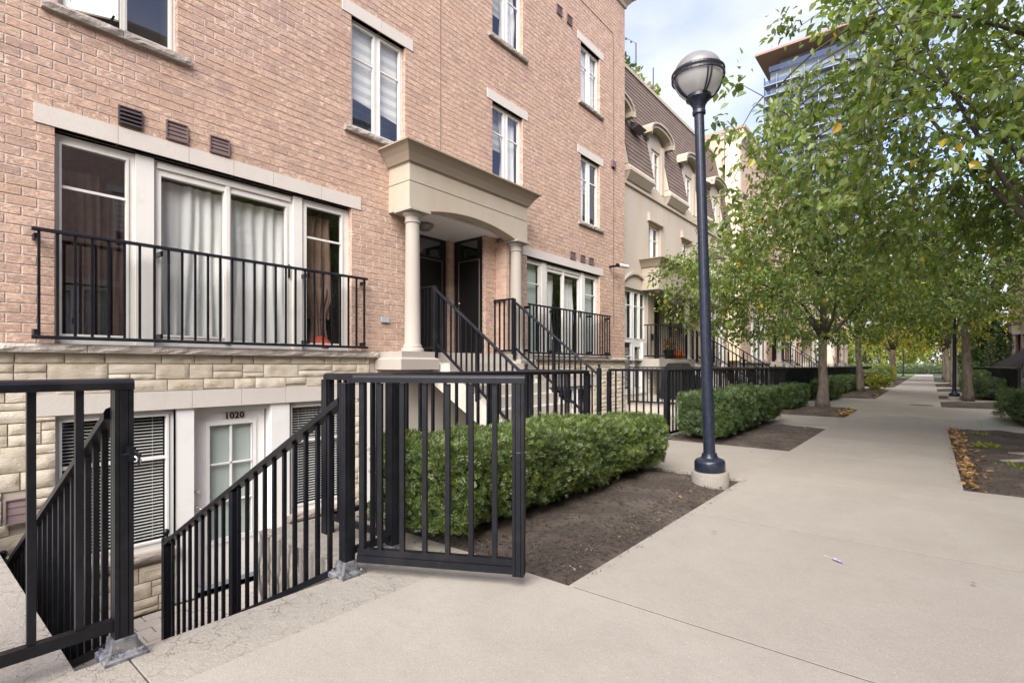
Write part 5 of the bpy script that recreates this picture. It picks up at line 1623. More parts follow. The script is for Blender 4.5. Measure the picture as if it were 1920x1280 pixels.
# beige portico landing rail and steps
t = thing('landing_railing', (14.95, 6.4, 1.36), 'black railing along the landing of the beige house portico', 'railing')
flat_panel(t, (14.95, 6.42), (17.9, 6.42), 1.42, 2.42, 16, CAPS)
for x in (14.95, 17.3, 17.9):
    post(t, x, 6.42, 1.36, 2.40, 0.024)
flat_panel(t, (14.95, 6.42), (14.95, 6.88), 1.42, 2.42, 3, CAPS)
entrance_steps(18.0, 19.7, 4.2, 6.36, 'concrete entrance steps rising to the beige house portico')
stair_rail(17.97, 4.2, 6.3, None, 'black stair railing on the left of the beige house steps')
stair_rail(19.75, 4.2, 6.3, 6.85, 'black stair railing on the right of the beige house steps')
entrance_steps(30.06, 31.92, 4.22, 6.01, 'concrete entrance steps of the second brick house')
stair_rail(30.0, 4.22, 6.02, 6.5, 'near stair railing of the second brick house beyond the first tree')
stair_rail(31.96, 4.22, 6.02, 6.7, 'far stair railing of the second brick house beyond the first tree')
stair_rail(42.4, 4.2, 6.3, 6.8, 'near stair railing of the far beige house')
stair_rail(44.2, 4.2, 6.3, 6.8, 'far stair railing of the far beige house')
# right-hand stair rail showing over the fence
t = thing('stair_railing', (38.0, -3.0, 0), 'black screened stair railing rising over the fence at the right edge', 'railing')
for xx in (42.5, 33.5):
    slope_panel(t, (xx, -2.8, 1.08), (xx, -4.8, 2.58), 0.84, 14, CAPS)
MB().add([(42.45, -2.8, 0.2), (42.45, -4.8, 1.7), (42.45, -4.8, 2.5), (42.45, -2.8, 1.0)], [(0, 1, 2, 3)]).build('screen', 'dark_vent', t, fix=False)
# pumpkin planter and pot on the beige landing
pl = thing('pumpkin_planter', (17.0, 6.62, 1.36), 'orange pumpkin-shaped planter on the beige house landing', 'planter')
prof = [(0.10, 0.0), (0.17, 0.05), (0.20, 0.14), (0.18, 0.24), (0.12, 0.30), (0.05, 0.30)]
m = MB()
rings = []
for r, z in prof:
    rings.append([(17.0 + r * (1 + 0.07 * math.cos(8 * a)) * math.cos(a), 6.62 + r * (1 + 0.07 * math.cos(8 * a)) * math.sin(a), 1.36 + z) for a in [2 * math.pi * j / 40 for j in range(40)]])
m.loft(rings).build('pumpkin_body', 'orange_plastic', pl, True)
MB().tube([(17.0, 6.62, 1.65), (17.01, 6.6, 1.72)], 0.02, 6).build('stalk', 'twig_bark', pl)
pl = thing('potted_plant', (16.4, 6.66, 1.36), 'dried flowers in a dark pot beside the pumpkin planter', 'plant')
MB().lathe((16.4, 6.66, 1.36), [(0.13, 0), (0.19, 0.3), (0.17, 0.3)], 16).build('pot', 'black_door', pl)
leaf_cloud('foliage', [(16.4, 6.66, 1.85), (16.35, 6.62, 1.75)], (0.25, 0.2, 0.22), 160, 0.09, 'dry_leaf', pl, 77, -0.5)
um = thing('patio_umbrella', (38.0, 5.0, 0), 'closed beige patio umbrella behind the fence', 'umbrella')
MB().loft([[(38.0 + r * (1 + 0.12 * math.cos(6 * a)) * math.cos(a), 5.0 + r * (1 + 0.12 * math.cos(6 * a)) * math.sin(a), z) for a in [2 * math.pi * j / 24 for j in range(24)]] for r, z in ((0.34, 1.0), (0.28, 1.4), (0.16, 2.1), (0.05, 2.5))]).build('canopy', 'beige_cloth', um, True)
MB().tube([(38.0, 5.0, 0), (38.0, 5.0, 2.55)], 0.025, 8).build('pole', 'wire', um)

# ------------------------------------------------------------------ street lamps
def street_lamp(loc, label, height=1.0):
    t = thing('street_lamp', loc, label, 'street lamp', 'globe street lamps')
    x, y, z = loc
    rough = MB()
    rings = []
    for r, zz in ((0.172, -0.08), (0.172, 0.11), (0.165, 0.125), (0.05, 0.13)):
        rings.append([(x + (r + 0.004 * mnoise.noise(Vector((math.cos(a) * 3, math.sin(a) * 3, zz * 9)))) * math.cos(a), y + (r + 0.004 * mnoise.noise(Vector((math.cos(a) * 3, math.sin(a) * 3, zz * 9)))) * math.sin(a), z + zz) for a in [2 * math.pi * j / 36 for j in range(36)]])
    auto_smooth(rough.loft(rings).build('footing', 'old_concrete', t))
    auto_smooth(MB().lathe((x, y, z + 0.131), [(0.138, 0.0), (0.142, 0.01), (0.142, 0.082), (0.138, 0.096), (0.126, 0.108), (0.100, 0.118), (0.080, 0.128), (0.072, 0.145), (0.068, 0.17), (0.060, 0.172)], 36).build('lamp_base', 'lamp_paint', t))
    # fluted shaft
    rings = []
    nf = 48
    for r, zz in ((0.056, 0.30), (0.055, 0.33), (0.052, 1.2), (0.049, 2.2), (0.046, 3.45), (0.046, 3.60)):
        rings.append([(x + r * (1 - 0.03 * (1 if j % 4 == 0 else 0)) * math.cos(2 * math.pi * j / nf), y + r * (1 - 0.03 * (1 if j % 4 == 0 else 0)) * math.sin(2 * math.pi * j / nf), z + zz) for j in range(nf)])
    auto_smooth(MB().loft(rings).build('shaft', 'lamp_paint', t), 50)
    hd = auto_smooth(MB().lathe((x, y, z + 3.58), [(0.05, 0.0), (0.062, 0.01), (0.062, 0.04), (0.056, 0.05), (0.062, 0.09), (0.095, 0.14), (0.118, 0.155), (0.118, 0.185), (0.10, 0.19), (0.09, 0.215), (0.02, 0.215)], 32).build('lamp_collar', 'lamp_paint', t))
    cz = z + 3.955
    RG = 0.225
    prof = [(RG * math.cos(a), RG * math.sin(a)) for a in [R(-62 + 62 * k / 10) for k in range(11)]]
    auto_smooth(MB().lathe((x, y, cz), prof, 36).build('globe', 'lamp_globe', hd), 60)
    prof = [(RG * 0.985 * math.cos(a), 0.035 + RG * 0.80 * math.sin(a)) for a in [R(90 * k / 10) for k in range(10)]] + [(0.002, 0.035 + RG * 0.80)]
    auto_smooth(MB().lathe((x, y, cz), prof, 36).build('dome', 'lamp_dome', hd), 60)
    for dz, rr_ in ((-0.014, 0.246), (0.028, 0.246)):
        m = MB()
        sec = [(0.0, -0.009), (0.014, -0.009), (0.014, 0.009), (0.0, 0.009)]
        rings = [[(x + (rr_ - 0.012 + a) * math.cos(w), y + (rr_ - 0.012 + a) * math.sin(w), cz + dz + b) for a, b in sec] for w in [2 * math.pi * j / 48 for j in range(49)]]
        m.loft(rings, False).build('ring', 'lamp_paint', hd)
    for k in range(4):
        for off in (-0.05, 0.05):
            w = R(226 + 90 * k) + off * 1.5
            pts = [(x + (0.232 * math.cos(a) + 0.004) * math.cos(w), y + (0.232 * math.cos(a) + 0.004) * math.sin(w), cz + 0.235 * math.sin(a)) for a in [R(-66 + 66 * j / 8) for j in range(9)]]
            MB().tube(pts, 0.0085, 6).build('rib', 'lamp_paint', hd, True)
    auto_smooth(MB().tube([(x, y, cz - 0.15), (x, y, cz + 0.05)], 0.03, 10).build('bulb', 'bulb_white', hd))
    return t
lamp = street_lamp((5.10, 1.66, 0), 'tall black street lamp with a ribbed globe in the nearest bed')
lamp.rotation_euler = (R(-1.35), R(-1.1), 0)
l2 = dup(lamp, (22.5, -0.62, 0), 'black street lamp on the right beside the second tree')
l2.rotation_euler = (0, 0, 0.4)
l3 = dup(lamp, (60.0, 1.95, 0), 'small distant street lamp on the left of the path end')
l3.rotation_euler = (0, 0, 0.9)

# ------------------------------------------------------------------ hedges
def hedge(x0, x1, y0, y1, h, n, size, label, seed, mat='yew_needle', K=14, gap=0.10, hl=None):
    r = np.random.default_rng(seed)
    t = thing('hedge', ((x0 + x1) / 2, (y0 + y1) / 2, 0), label, 'hedge', 'clipped hedges along the path')
    hl = hl or h
    lx, ly = x1 - x0, y1 - y0
    top = lambda x: h + (hl - h) * (1 - np.clip((x - x0) / lx, 0, 1))
    A = np.array([lx * ly, lx * h, lx * h, ly * h, ly * h]) * np.array([1.0, 1.25, 0.35, 1.0, 0.5])
    f = r.choice(5, n, p=A / A.sum())
    u, v = r.uniform(0, 1, n), r.uniform(0, 1, n)
    pos, nor = np.zeros((n, 3)), np.zeros((n, 3))
    ht = top(x0 + lx * u)
    m = f == 0
    pos[m] = np.stack([x0 + lx * u[m], y0 + ly * v[m], ht[m]], 1); nor[m] = (0, 0, 1)
    for k, (yy, s) in ((1, (y0, -1)), (2, (y1, 1))):
        m = f == k
        pos[m] = np.stack([x0 + lx * u[m], np.full(m.sum(), yy), gap + (ht[m] - gap) * v[m]], 1); nor[m] = (0, s, 0)
    for k, (xx, s) in ((3, (x0, -1)), (4, (x1, 1))):
        m = f == k
        hh = hl if k == 3 else h
        pos[m] = np.stack([np.full(m.sum(), xx), y0 + ly * u[m], gap + (hh - gap) * v[m]], 1); nor[m] = (s, 0, 0)
    # round the corners: pull towards an inner box and push out again
    rc = min(0.28, lx * 0.3, ly * 0.33)
    inner = np.stack([np.clip(pos[:, 0], x0 + rc, x1 - rc), np.clip(pos[:, 1], y0 + rc, y1 - rc), np.clip(pos[:, 2], gap + 0.12, top(pos[:, 0]) - rc * 0.6)], 1)
    dv = pos - inner
    ln = np.linalg.norm(dv, axis=1, keepdims=True)
    dv = dv / np.maximum(ln, 1e-5)
    bumps = np.array([mnoise.noise(Vector((p[0] * 1.4 + seed, p[1] * 1.4, p[2] * 1.4))) * 0.06 + mnoise.noise(Vector((p[0] * 4.2 + seed, p[1] * 4.2, p[2] * 4.2))) * 0.055 + mnoise.noise(Vector((p[0] * 9 + seed, p[1] * 9, p[2] * 9))) * 0.030 for p in pos])
    depth = -np.abs(r.normal(0, 0.035, n)) + bumps + np.where(r.uniform(0, 1, n) > 0.985, r.uniform(0.02, 0.07, n), 0)
    lim = np.where(np.abs(dv[:, 2]) > 0.75, rc * 0.6, rc)
    pos = inner + dv * (np.minimum(ln[:, 0], lim) + depth)[:, None]
    nor = 0.6 * nor + dv
    # undercut towards the ground
    low = np.clip((0.32 - pos[:, 2]) / 0.32, 0, 1)
    pos[:, 1] += np.where(f == 1, low * 0.10, 0)
    up = np.array([0, 0, 1.0])
    nu = nor / np.linalg.norm(nor, axis=1, keepdims=True)
    d = nu * 0.55 + up * 0.35 + r.normal(0, 0.6, (n, 3))
    d /= np.linalg.norm(d, axis=1, keepdims=True)
    sdir = np.cross(nu + up * 0.4 + r.normal(0, 0.35, (n, 3)), d)
    sdir /= np.linalg.norm(sdir, axis=1, keepdims=True)
    nrm = np.cross(sdir, d)
    sz = size * r.uniform(0.7, 1.3, n)
    # each sprig: a row of needles on both sides of a short stem
    V = np.zeros((n, K, 4, 3))
    for k in range(K):
        side_ = 1 if k % 2 else -1
        a = (k // 2) / (K / 2)
        base = pos + d * (sz * (a * 1.0))[:, None]
        nd = d * 0.55 + sdir * side_ * (1.0 - 0.35 * a) + nrm * r.uniform(-0.3, 0.3, (n, 1))
        nd /= np.linalg.norm(nd, axis=1, keepdims=True)
        L = (sz * (0.62 - 0.25 * a))[:, None]
        w = d * (sz * 0.075)[:, None]
        V[:, k, 0] = base - w * 0.6
        V[:, k, 1] = base + nd * L * 0.6 - w
        V[:, k, 2] = base + nd * L
        V[:, k, 3] = base + nd * L * 0.6 + w
    flat = V.reshape(n, K * 4, 3)
    np_mesh('foliage', flat, K * 4, [(4 * k, 4 * k + 1, 4 * k + 2, 4 * k + 3) for k in range(K)], mat, t, 'stuff')
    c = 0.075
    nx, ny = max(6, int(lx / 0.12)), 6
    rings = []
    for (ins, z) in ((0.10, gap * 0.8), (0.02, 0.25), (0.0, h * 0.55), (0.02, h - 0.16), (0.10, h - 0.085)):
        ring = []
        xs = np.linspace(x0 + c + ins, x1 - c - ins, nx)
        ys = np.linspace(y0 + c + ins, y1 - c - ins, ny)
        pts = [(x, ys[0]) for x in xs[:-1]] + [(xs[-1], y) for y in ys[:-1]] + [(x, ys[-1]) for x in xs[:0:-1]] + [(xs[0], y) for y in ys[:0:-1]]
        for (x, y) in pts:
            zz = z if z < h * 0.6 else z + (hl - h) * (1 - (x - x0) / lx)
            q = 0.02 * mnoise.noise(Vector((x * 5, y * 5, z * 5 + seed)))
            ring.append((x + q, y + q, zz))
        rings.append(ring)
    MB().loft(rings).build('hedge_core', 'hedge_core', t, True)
    m = MB()
    for k in range(max(2, int(lx / 0.5))):
        x = x0 + 0.3 + (lx - 0.6) * k / max(1, int(lx / 0.5) - 1)
        m.tube([(x, (y0 + y1) / 2, -0.02), (x + 0.05, (y0 + y1) / 2 - 0.1, 0.25)], 0.02, 6)
    m.build('stems', 'twig_bark', t)
    return t
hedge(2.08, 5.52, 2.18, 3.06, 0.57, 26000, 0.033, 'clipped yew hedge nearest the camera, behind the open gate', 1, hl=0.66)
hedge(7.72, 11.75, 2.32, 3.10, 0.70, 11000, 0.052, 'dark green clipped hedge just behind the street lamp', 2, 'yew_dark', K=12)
hedge(14.0, 16.2, 2.6, 3.12, 0.60, 3000, 0.08, 'dark hedge behind the first tree trunk on the left', 3, 'yew_dark', K=10)
hedge(19.2, 21.6, 2.4, 3.1, 0.62, 2000, 0.09, 'low dark hedge between the first and second tree on the left', 4, 'yew_dark', K=10)
hedge(22.2, 28.0, 2.5, 3.1, 0.66, 3500, 0.10, 'long dark hedge behind the second tree on the left', 5, 'yew_dark', K=10)
hedge(34.0, 40.0, 2.0, 3.0, 0.8, 1800, 0.14, 'green hedge beyond the second tree on the left', 6, K=10)
hedge(41.0, 47.0, 2.0, 3.0, 1.0, 1800, 0.15, 'yellow-green hedge far down the left side', 7, 'far_leaf', 10)
hedge(13.35, 15.5, -1.95, -1.12, 0.62, 2600, 0.075, 'dark hedge cut off by the right edge', 8, 'yew_dark', K=10)
hedge(22.8, 26.5, -1.9, -1.15, 0.66, 2200, 0.09, 'lower dark hedge behind the right-hand tree trunk', 9, 'yew_dark', K=10)
hedge(28.0, 33.0, -1.9, -1.1, 0.85, 2000, 0.11, 'upper dark hedge further behind the right-hand tree', 10, 'yew_dark', K=10)
hedge(88.0, 90.0, -8.0, 10.0, 1.2, 1500, 0.28, 'long low dark hedge closing the end of the path', 11, K=8)

# ------------------------------------------------------------------ trees
def tree(base, label, top, lean, r0, cc, cr, ncl, per, leaf, seed, mat='pear_leaf', zmin=None, limbs=8, cl_r=0.48, singles=0, flare=1.35, name='pear_tree', cat='tree', group='trees along the path', bias=0.5, trunk_mat='bark', drop=None, thin=1.0):
    """trunk, limbs to points inside an ellipsoid crown, twigs and leaves in hanging sprays"""
    r = np.random.default_rng(seed)
    rr = random.Random(seed)
    t = thing(name, base, label, cat, group)
    b = Vector(base)
    tp = Vector((b.x + lean[0], b.y + lean[1], b.z + top))
    ctr, rad = Vector(cc), Vector(cr)
    tr = MB()
    n = 10
    pts, rs = [], []
    for k in range(n + 1):
        s = k / n
        p = b.lerp(tp, s) + Vector((mnoise.noise(Vector((s * 2, seed, 0))), mnoise.noise(Vector((seed, s * 2, 5))), 0)) * 0.06 * math.sin(math.pi * s)
        pts.append(p - Vector((0, 0, 0.08)) if k == 0 else p)
        rs.append(r0 * (1 - 0.30 * s) * (1 + (flare - 1) * math.exp(-s * 9)))
    tr.tube(pts, rs, 14)
    tr.build('trunk', trunk_mat, t, True)
    # leader continues into the crown
    nodes = []
    lm = MB()
    def limb(p, q, ra, rb, segs=6, wob=0.25, sides=7):
        d = q - p
        ps, rs_ = [], []
        for k in range(segs + 1):
            s = k / segs
            w = Vector((mnoise.noise(Vector((p.x + s * 2.3, p.y, seed))), mnoise.noise(Vector((p.y + s * 2.3, p.z, seed + 5))), mnoise.noise(Vector((p.z + s * 2.3, p.x, seed + 9))))) * wob * math.sin(math.pi * s) * d.length * 0.4
            c = p + d * s + w + Vector((0, 0, 0.10 * d.length * math.sin(math.pi * s)))
            ps.append(c)
            rs_.append(ra + (rb - ra) * s)
        lm.tube(ps, rs_, sides)
        return ps
    r1 = r0 * 0.66 * thin
    lead = limb(tp - Vector((0, 0, 0.1)), Vector((ctr.x, ctr.y, ctr.z + rad.z * 0.75)), r1, 0.02, 8, 0.15)
    nodes += lead[1:]
    for k in range(limbs):
        az = 2 * math.pi * (k + rr.uniform(-0.25, 0.25)) / limbs
        el = rr.uniform(-0.25, 0.65)
        f = rr.uniform(0.62, 0.85)
        q = ctr + Vector((math.cos(az) * math.cos(el) * rad.x * f, math.sin(az) * math.cos(el) * rad.y * f, math.sin(el) * rad.z * f))
        p = lead[rr.randint(0, 3)] if k % 2 else tp.lerp(b, rr.uniform(0, 0.16))
        ps = limb(p, q, r1 * rr.uniform(0.42, 0.62), 0.014, 8, 0.3)
        nodes += ps[2:]
        for m_ in range(2):
            s0 = ps[rr.randint(3, 6)]
            az2 = az + rr.uniform(-0.9, 0.9)
            q2 = s0 + Vector((math.cos(az2) * rad.x, math.sin(az2) * rad.y, rr.uniform(-0.3, 0.7) * rad.z)) * rr.uniform(0.25, 0.45)
            nodes += limb(s0, q2, 0.022, 0.008, 5, 0.3, 5)[2:]
    lm.build('limbs', 'twig_bark', t, True)
    NP = np.array([tuple(p) for p in nodes])
    # spray centres
    cen = []
    tries = 0
    while len(cen) < ncl and tries < ncl * 60:
        tries += 1
        p = r.normal(0, 1, 3)
        p /= np.linalg.norm(p)
        p *= r.uniform(0, 1) ** bias
        q = np.array(ctr) + p * np.array(rad)
        if zmin is not None and q[2] < zmin + 0.35 * mnoise.noise(Vector((q[0], q[1], seed))): continue
        if mnoise.noise(Vector((q[0] * 0.85 + seed, q[1] * 0.85, q[2] * 0.95))) < -0.08: continue
        if drop is not None and math.hypot(q[0] - ctr.x, q[1] - ctr.y) > drop(q[2]) * (1 + 0.22 * mnoise.noise(Vector((q[0] * 0.6, q[1] * 0.6, q[2] * 0.6 + seed)))): continue
        cen.append(q)
    cen = np.array(cen)
    tw = MB()
    D0 = np.linalg.norm(cen[:, None, :] - NP[None, :, :], axis=2).min(1)
    order = np.argsort(D0)
    wood = np.zeros((len(NP) + 2 * len(cen), 3))
    wood[:len(NP)] = NP
    nw = len(NP)
    for k in order:
        c = cen[k]
        dd = np.linalg.norm(wood[:nw] - c[None, :], axis=1)
        p0, p1 = Vector(wood[np.argmin(dd)]), Vector(c)
        ln_ = (p1 - p0).length
        mid = p0.lerp(p1, 0.5) + Vector((rr.uniform(-0.1, 0.1), rr.uniform(-0.1, 0.1), 0.10)) * ln_
        tw.tube([p0, mid, p1, p1 + (p1 - mid) * 0.5 - Vector((0, 0, 0.06))], [0.009, 0.006, 0.004, 0.0015], 4)
        wood[nw] = mid
        wood[nw + 1] = p1
        nw += 2
    tw.build('twigs', 'twig_bark', t, False, False, 'stuff')
    # leaves along short shoots in each spray
    N = len(cen) * per
    ci = np.repeat(np.arange(len(cen)), per)
    outd = cen - np.array(ctr)
    outd /= np.maximum(np.linalg.norm(outd, axis=1, keepdims=True), 1e-5)
    nsh = 5
    sh_dir = r.normal(0, 0.75, (len(cen), nsh, 3)) + outd[:, None, :] * 0.8 + np.array([0, 0, -0.15])
    sh_dir /= np.linalg.norm(sh_dir, axis=2, keepdims=True)
    sh_len = r.uniform(0.5, 1.25, (len(cen), nsh)) * cl_r
    sid = r.integers(0, nsh, N)
    s = r.uniform(0.05, 1.0, N)
    dd = sh_dir[ci, sid]
    pos = cen[ci] + dd * (sh_len[ci, sid] * s)[:, None] + r.normal(0, 0.035 * cl_r / 0.48 + leaf * 0.25, (N, 3))
    pos[:, 2] -= (sh_len[ci, sid] * s ** 2) * 0.22
    ld = dd * 0.55 + r.normal(0, 0.6, (N, 3)) + np.array([0, 0, -0.55])
    nr = np.array([-0.25, -0.15, 1.0]) + r.normal(0, 0.5, (N, 3))
    L = leaf * r.uniform(0.65, 1.3, N)
    V = leaf_verts(pos, ld, nr, L, L * r.uniform(0.52, 0.68, N), 0.2, -0.15)
    keep = np.ones(N, bool)
    if singles:
        sc = []
        for i in range(N):
            q = proj(*V[i, 3])
            ok = q is not None and 1310 < q[0] < 1915 and 4 < q[1] < 640
            sc.append(L[i] / q[2] if ok else 0)
        idx = np.argsort(-np.array(sc))[:singles]
        keep[idx] = False
        me = bpy.data.meshes.new('leaf')
        unit = leaf_verts(np.zeros((1, 3)), np.array([[1.0, 0, 0]]), np.array([[0, 0, 1.0]]), np.ones(1), np.full(1, 0.6), 0.2, -0.15)[0]
        me.from_pydata([tuple(p) for p in unit], [], LEAF_F)
        me.materials.append(MATS[mat])
        o0 = Vector(t.location)
        for i in idx:
            d = Vector(ld[i]).normalized()
            nn = Vector(nr[i])
            sdv = nn.cross(d).normalized()
            nv = d.cross(sdv)
            M = Matrix((d, sdv, nv)).transposed().to_4x4()
            o = link('leaf', me, t)
            o.matrix_local = Matrix.Translation(Vector(pos[i]) - o0) @ M @ Matrix.Scale(L[i], 4)
    np_mesh('crown', V[keep], 6, LEAF_F, mat, t, 'stuff')
    return t
# near tree at the right, trunk just out of the frame
def cone(za, ra, zb, rb):
    return lambda z: ra if z < za else ra + (rb - ra) * (z - za) / (zb - za)
near_tree = tree((8.75, -1.45, 0), 'large pear tree overhanging the path from the right, nearest the camera', 2.5, (-0.15, 0.2), 0.16, (8.6, -1.25, 4.4), (4.1, 4.1, 3.2), 1250, 30, 0.092, 21, zmin=2.7, limbs=11, singles=300, bias=0.42, thin=0.55, cl_r=0.38, drop=cone(3.9, 3.95, 6.8, 2.3))
m = MB()
for (dx, dy, L) in ((-0.5, 0.85, 0.75), (-0.9, 0.35, 0.9), (0.4, 0.8, 0.6)):
    k = math.hypot(dx, dy)
    m.tube([(8.75 + dx / k * s * L * 1.2, -1.45 + dy / k * s * L * 1.2 + 0.05 * math.sin(s * 7), 0.16 * (1 - s) ** 1.5 + 0.02) for s in [i / 7 for i in range(8)]], [0.11 * (1 - 0.75 * i / 7) for i in range(8)], 8)
m.build('roots', 'root_bark', near_tree, True)
tree((16.0, 2.25, 0.05), 'pear tree with a thick leaning trunk, first on the left', 1.95, (0.42, 0.05), 0.13, (15.9, 2.45, 3.9), (4.2, 4.2, 2.5), 700, 32, 0.105, 22, zmin=1.95, limbs=10, bias=0.40, flare=1.55, cl_r=0.42, drop=cone(3.5, 4.0, 6.3, 1.0))
tree((25.7, 2.25, 0.08), 'pear tree with a slender curved trunk, second on the left', 2.3, (0.1, 0.1), 0.135, (25.8, 2.3, 4.3), (3.6, 3.6, 2.7), 330, 30, 0.13, 23, zmin=2.45, limbs=8, cl_r=0.55, bias=0.40)
tree((22.1, -0.95, 0.03), 'pear tree on the right leaning by the second street lamp', 2.6, (-0.75, 0.1), 0.13, (21.6, -1.3, 4.8), (3.3, 3.3, 2.6), 360, 32, 0.125, 24, zmin=2.85, limbs=9, cl_r=0.52, bias=0.42)
far = [((51, 2.3, 0), 0.24, 'golden-leaved tree with a stout trunk far down on the left', 'gold_leaf', (3.6, 3.6, 2.8), 5.0),
       ((36, -1.0, 0), 0.18, 'third tree on the right side of the path', 'far_leaf', (3.2, 3.2, 2.7), 5.2),
       ((47, -0.95, 0), 0.18, 'fourth tree on the right side of the path', 'gold_leaf', (3.3, 3.3, 2.7), 5.2),
       ((60, -1.0, 0), 0.18, 'fifth tree on the right side of the path', 'far_leaf', (3.3, 3.3, 2.7), 5.2),
       ((66, 3.0, 0), 0.2, 'tree beside the lawn at the end of the path', 'far_leaf', (3.6, 3.6, 2.8), 5.2)]
for k, (b, r0, lb, mt, cr, cz) in enumerate(far):
    tree(b, lb, 2.4, (0.1, 0.05), r0, (b[0], b[1], cz), cr, 120, 30, 0.22, 50 + k, mt, zmin=2.7, limbs=7, cl_r=0.75, bias=0.42, name='street_tree')
bg = [(96, 16, 7), (99, 8, 6.5), (101, 0, 7), (98, -8, 6.5), (104, 24, 8), (103, -16, 8), (112, 4, 10), (114, -6, 10), (113, 14, 11)]
for k, (x, y, h) in enumerate(bg):
    tree((x, y, 0), ['leafy tree closing the view on the far left', 'low-branched tree behind the lawn', 'tree straight beyond the end of the path', 'tree just right of the path end', 'tall tree behind the far left tree', 'tall tree behind the far right row', 'taller tree behind the path end', 'taller tree right of the path end, at the back', 'tallest tree at the back left'][k],
         1.6, (0.2, 0), 0.25, (x, y, h * 0.55), (4.6, 4.6, h * 0.46), 120, 30, 0.42, 80 + k, 'gold_leaf' if k in (3, 5) else 'far_leaf', limbs=6, cl_r=1.1, bias=0.4, name='background_tree', group='trees beyond the end of the path')
# tall evergreens on the right
for k, (x, y, h, r_) in enumerate(((46.5, -3.0, 4.6, 1.3), (49.5, -3.4, 5.4, 1.4), (53.0, -3.3, 5.0, 1.4), (57.5, -3.2, 5.6, 1.5), (63, -3.0, 5.4, 1.6))):
    t = thing('cedar_tree', (x, y, 0), ['nearest dark cedar on the right behind the fence', 'second dark cedar on the right behind the fence', 'third cedar along the right fence', 'fourth cedar along the right fence', 'last cedar far along the right fence'][k], 'tree', 'cedars along the right fence')
    cs, rs = [], []
    rr = random.Random(200 + k)
    for i in range(60):
        s = rr.random() ** 0.8
        a = rr.uniform(0, 6.28)
        rad_ = r_ * (1 - s) ** 0.6
        cs.append((x + rad_ * 0.8 * math.cos(a), y + rad_ * 0.8 * math.sin(a), 0.4 + s * (h - 0.5)))
        rs.append((0.35, 0.35, 0.32))
    leaf_cloud('crown', cs, rs, 4200, 0.15, 'deep_leaf', t, 300 + k, -0.3)
    MB().tube([(x, y, -0.1), (x, y, h * 0.8)], [0.12, 0.03], 8).build('trunk', 'bark', t)
# shrubs and flowers at the bed edge beyond the second tree
for k, (x, y, s, mt, lb) in enumerate(((31.0, 2.0, 0.55, 'far_leaf', 'leafy green shrub at the path edge beyond the second tree'), (33.6, 2.1, 0.5, 'gold_leaf', 'yellow shrub at the path edge beyond the second tree'), (27.4, 1.9, 0.22, 'far_leaf', 'tiny plant in the soil by the second tree'))):
    t = thing('shrub', (x, y, 0), lb, 'shrub', 'shrubs at the path edge')
    leaf_cloud('foliage', [(x + 0.5 * s * math.cos(i), y + 0.4 * s * math.sin(i * 2.3), s * 0.6) for i in range(7)], (s * 0.7, s * 0.6, s * 0.6), 420, 0.14 * s / 0.5, mt, t, 400 + k, -0.8)
    MB().tube([(x, y, -0.05), (x, y, s * 0.6)], 0.02, 6).build('stem', 'twig_bark', t)
# weeds in the right bed
for k, (x, y) in enumerate(((9.6, -0.62), (11.2, -0.6), (7.9, -0.75))):
    t = thing('weed', (x, y, 0.03), ['bright green weed patch in the right bed', 'thin weed further back in the right bed', 'small grassy weed near the front of the right bed'][k], 'weed', 'weeds in the right bed')
    r = np.random.default_rng(500 + k)
    n = (90, 40, 40)[k]
    pos = np.stack([x + r.normal(0, 0.09, n), y + r.normal(0, 0.07, n), np.full(n, 0.03)], 1)
    d = np.stack([r.normal(0, 0.8, n), r.normal(0, 0.8, n), r.uniform(0.4, 1, n)], 1)
    L = r.uniform(0.04, 0.10, n)
    np_mesh('blades', leaf_verts(pos, d, r.normal(0, 1, (n, 3)), L, L * 0.35), 6, LEAF_F, 'far_leaf', t, 'stuff')
# fallen leaves
def litter(name, label, n, sx, sy, size, seed, z=0.012, mat='dry_leaf'):
    r = np.random.default_rng(seed)
    pos = np.stack([sx(r, n), sy(r, n), np.full(n, z) + r.uniform(0, 0.02, n)], 1)
    a = r.uniform(0, 6.28, n)
    d = np.stack([np.cos(a), np.sin(a), r.normal(0, 0.2, n)], 1)
    L = size * r.uniform(0.6, 1.3, n)
    o = np_mesh(name, leaf_verts(pos, d, np.array([0, 0, 1.0]) + r.normal(0, 0.35, (n, 3)), L, L * 0.6, 0.3, 0.25), 6, LEAF_F, mat)
    return tag(o, label, 'leaves', None, 'stuff')
litter('fallen_leaves', 'drift of dry orange leaves along the path edge of the right bed', 560, lambda r, n: r.uniform(6.33, 12.2, n), lambda r, n: -0.26 - np.abs(r.normal(0, 0.08, n)), 0.055, 601)
litter('fallen_leaves', 'dry leaves gathered in the corner of the bed under the first left tree', 160, lambda r, n: r.uniform(13.5, 15.5, n), lambda r, n: 1.45 + np.abs(r.normal(0, 0.16, n)), 0.08, 602, 0.03)
litter('fallen_leaves', 'scattered yellow leaves in the beds on the left', 34, lambda r, n: r.uniform(2.5, 11, n), lambda r, n: r.uniform(1.5, 2.3, n), 0.035, 603, 0.05)
litter('fallen_leaves', 'few small leaves lying on the path', 14, lambda r, n: r.uniform(3.5, 16, n), lambda r, n: r.uniform(-0.2, 1.45, n), 0.028, 604, 0.004)
litter('fallen_leaves', 'loose leaves in the bed beside the second tree on the left', 120, lambda r, n: r.uniform(21.7, 29, n), lambda r, n: 1.45 + np.abs(r.normal(0, 0.2, n)), 0.09, 605, 0.04)
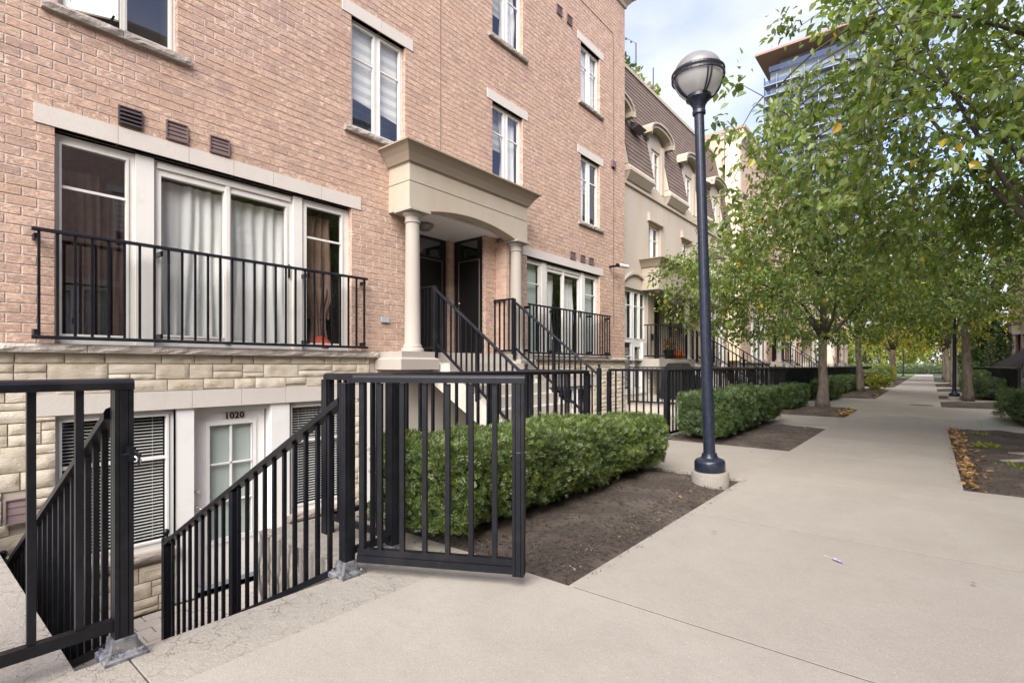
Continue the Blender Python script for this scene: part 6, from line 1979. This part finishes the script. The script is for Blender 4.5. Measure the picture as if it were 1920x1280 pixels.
# feather on the path
ft = thing('feather', (3.55, 0.43, 0), 'small pale purple feather lying on the path', 'feather')
fv = MB()
n = 8
a = Vector((3.585, 0.475, 0.005))
b = Vector((3.515, 0.385, 0.008))
dr = (b - a).normalized()
sd_ = Vector((-dr.y, dr.x, 0))
L = (b - a).length
vs = []
for i in range(n + 1):
    s = i / n
    w = 0.010 * math.sin(math.pi * min(1, max(0, (s - 0.25) / 0.75)) ** 0.8) + 0.001
    p = a + dr * L * s
    vs += [p + sd_ * w + Vector((0, 0, 0.008 * math.sin(3 * s))), p + Vector((0, 0, 0.003)), p - sd_ * w + Vector((0, 0, 0.004))]
fs = []
for i in range(n):
    k = i * 3
    fs += [(k, k + 1, k + 4, k + 3), (k + 1, k + 2, k + 5, k + 4)]
fv.add(vs, fs).build('vane', 'feather', ft, True, False)
MB().tube([a - dr * 0.03, b], [0.0015, 0.0008], 5).build('quill', 'slat_white', ft)

# ------------------------------------------------------------------ the tower behind the trees
tw = thing('condo_tower', (180.0, 20.0, 0), 'tall glass condominium tower with a brown roof canopy behind the trees', 'tower')
T0 = Vector((95.0, 31.0))
def tower_at(px, t):
    u = (px - 960) / 965
    return Vector(((ca + u * sa) * t, (sa - u * ca) * t))
A = tower_at(1440, 160)          # far left corner of the tower; its long face looks down the path
WX, WY, HT = 24.0, 28.0, 92.0
def tbox(a0, a1, b0, b1, z0, z1):
    return (A.x + a0, A.x + a1, A.y - b1, A.y - b0, z0, z1)
part('core', 'tower_white', tw, tbox(0.6, WX - 0.6, 0.6, WY - 0.6, 0, HT))
for k in range(30):
    z = 3.2 * k + 1.0
    if z > HT - 3 or z < 22: continue
    part('floor_slab', 'tower_white', tw, tbox(-1.2, WX, -1.0, WY, z, z + 0.3))
    part('window_band', 'tower_dark', tw, tbox(0.55, WX - 0.5, 0.55, WY - 0.5, z + 0.9, z + 3.1))
    m = MB()
    for j in range(7):
        if (j * 7 + k * 3) % 5 == 0: continue
        m.box(*tbox(-1.15, -1.1, -0.9 + j * 3.7, -0.9 + j * 3.7 + 3.4, z + 0.3, z + 1.5))
    m.build('balcony_glass', 'tower_glass', tw, kind='stuff')
    for j in range(8):
        part('divider', 'tower_white', tw, tbox(-1.0, 0.59, -0.95 + j * 3.7 - 0.15, -0.95 + j * 3.7 + 0.05, z + 0.31, z + 3.15))
part('penthouse', 'tower_dark', tw, tbox(2.0, WX - 2, 3.0, WY - 2, HT + 0.002, HT + 3.6))
part('penthouse_glass', 'tower_glass', tw, tbox(-1.1, -1.0, 0.5, WY - 0.1, HT - 0.5, HT + 1.1))
part('roof_canopy', 'tower_brown', tw, tbox(-5.0, WX, -2.6, WY, HT + 3.61, HT + 4.2))
MB().tube([(A.x + 0.5, A.y - 1, HT + 4.5), (A.x + 0.5, A.y - 1, HT + 8.5)], 0.12, 6).build('mast', 'tower_white', tw)
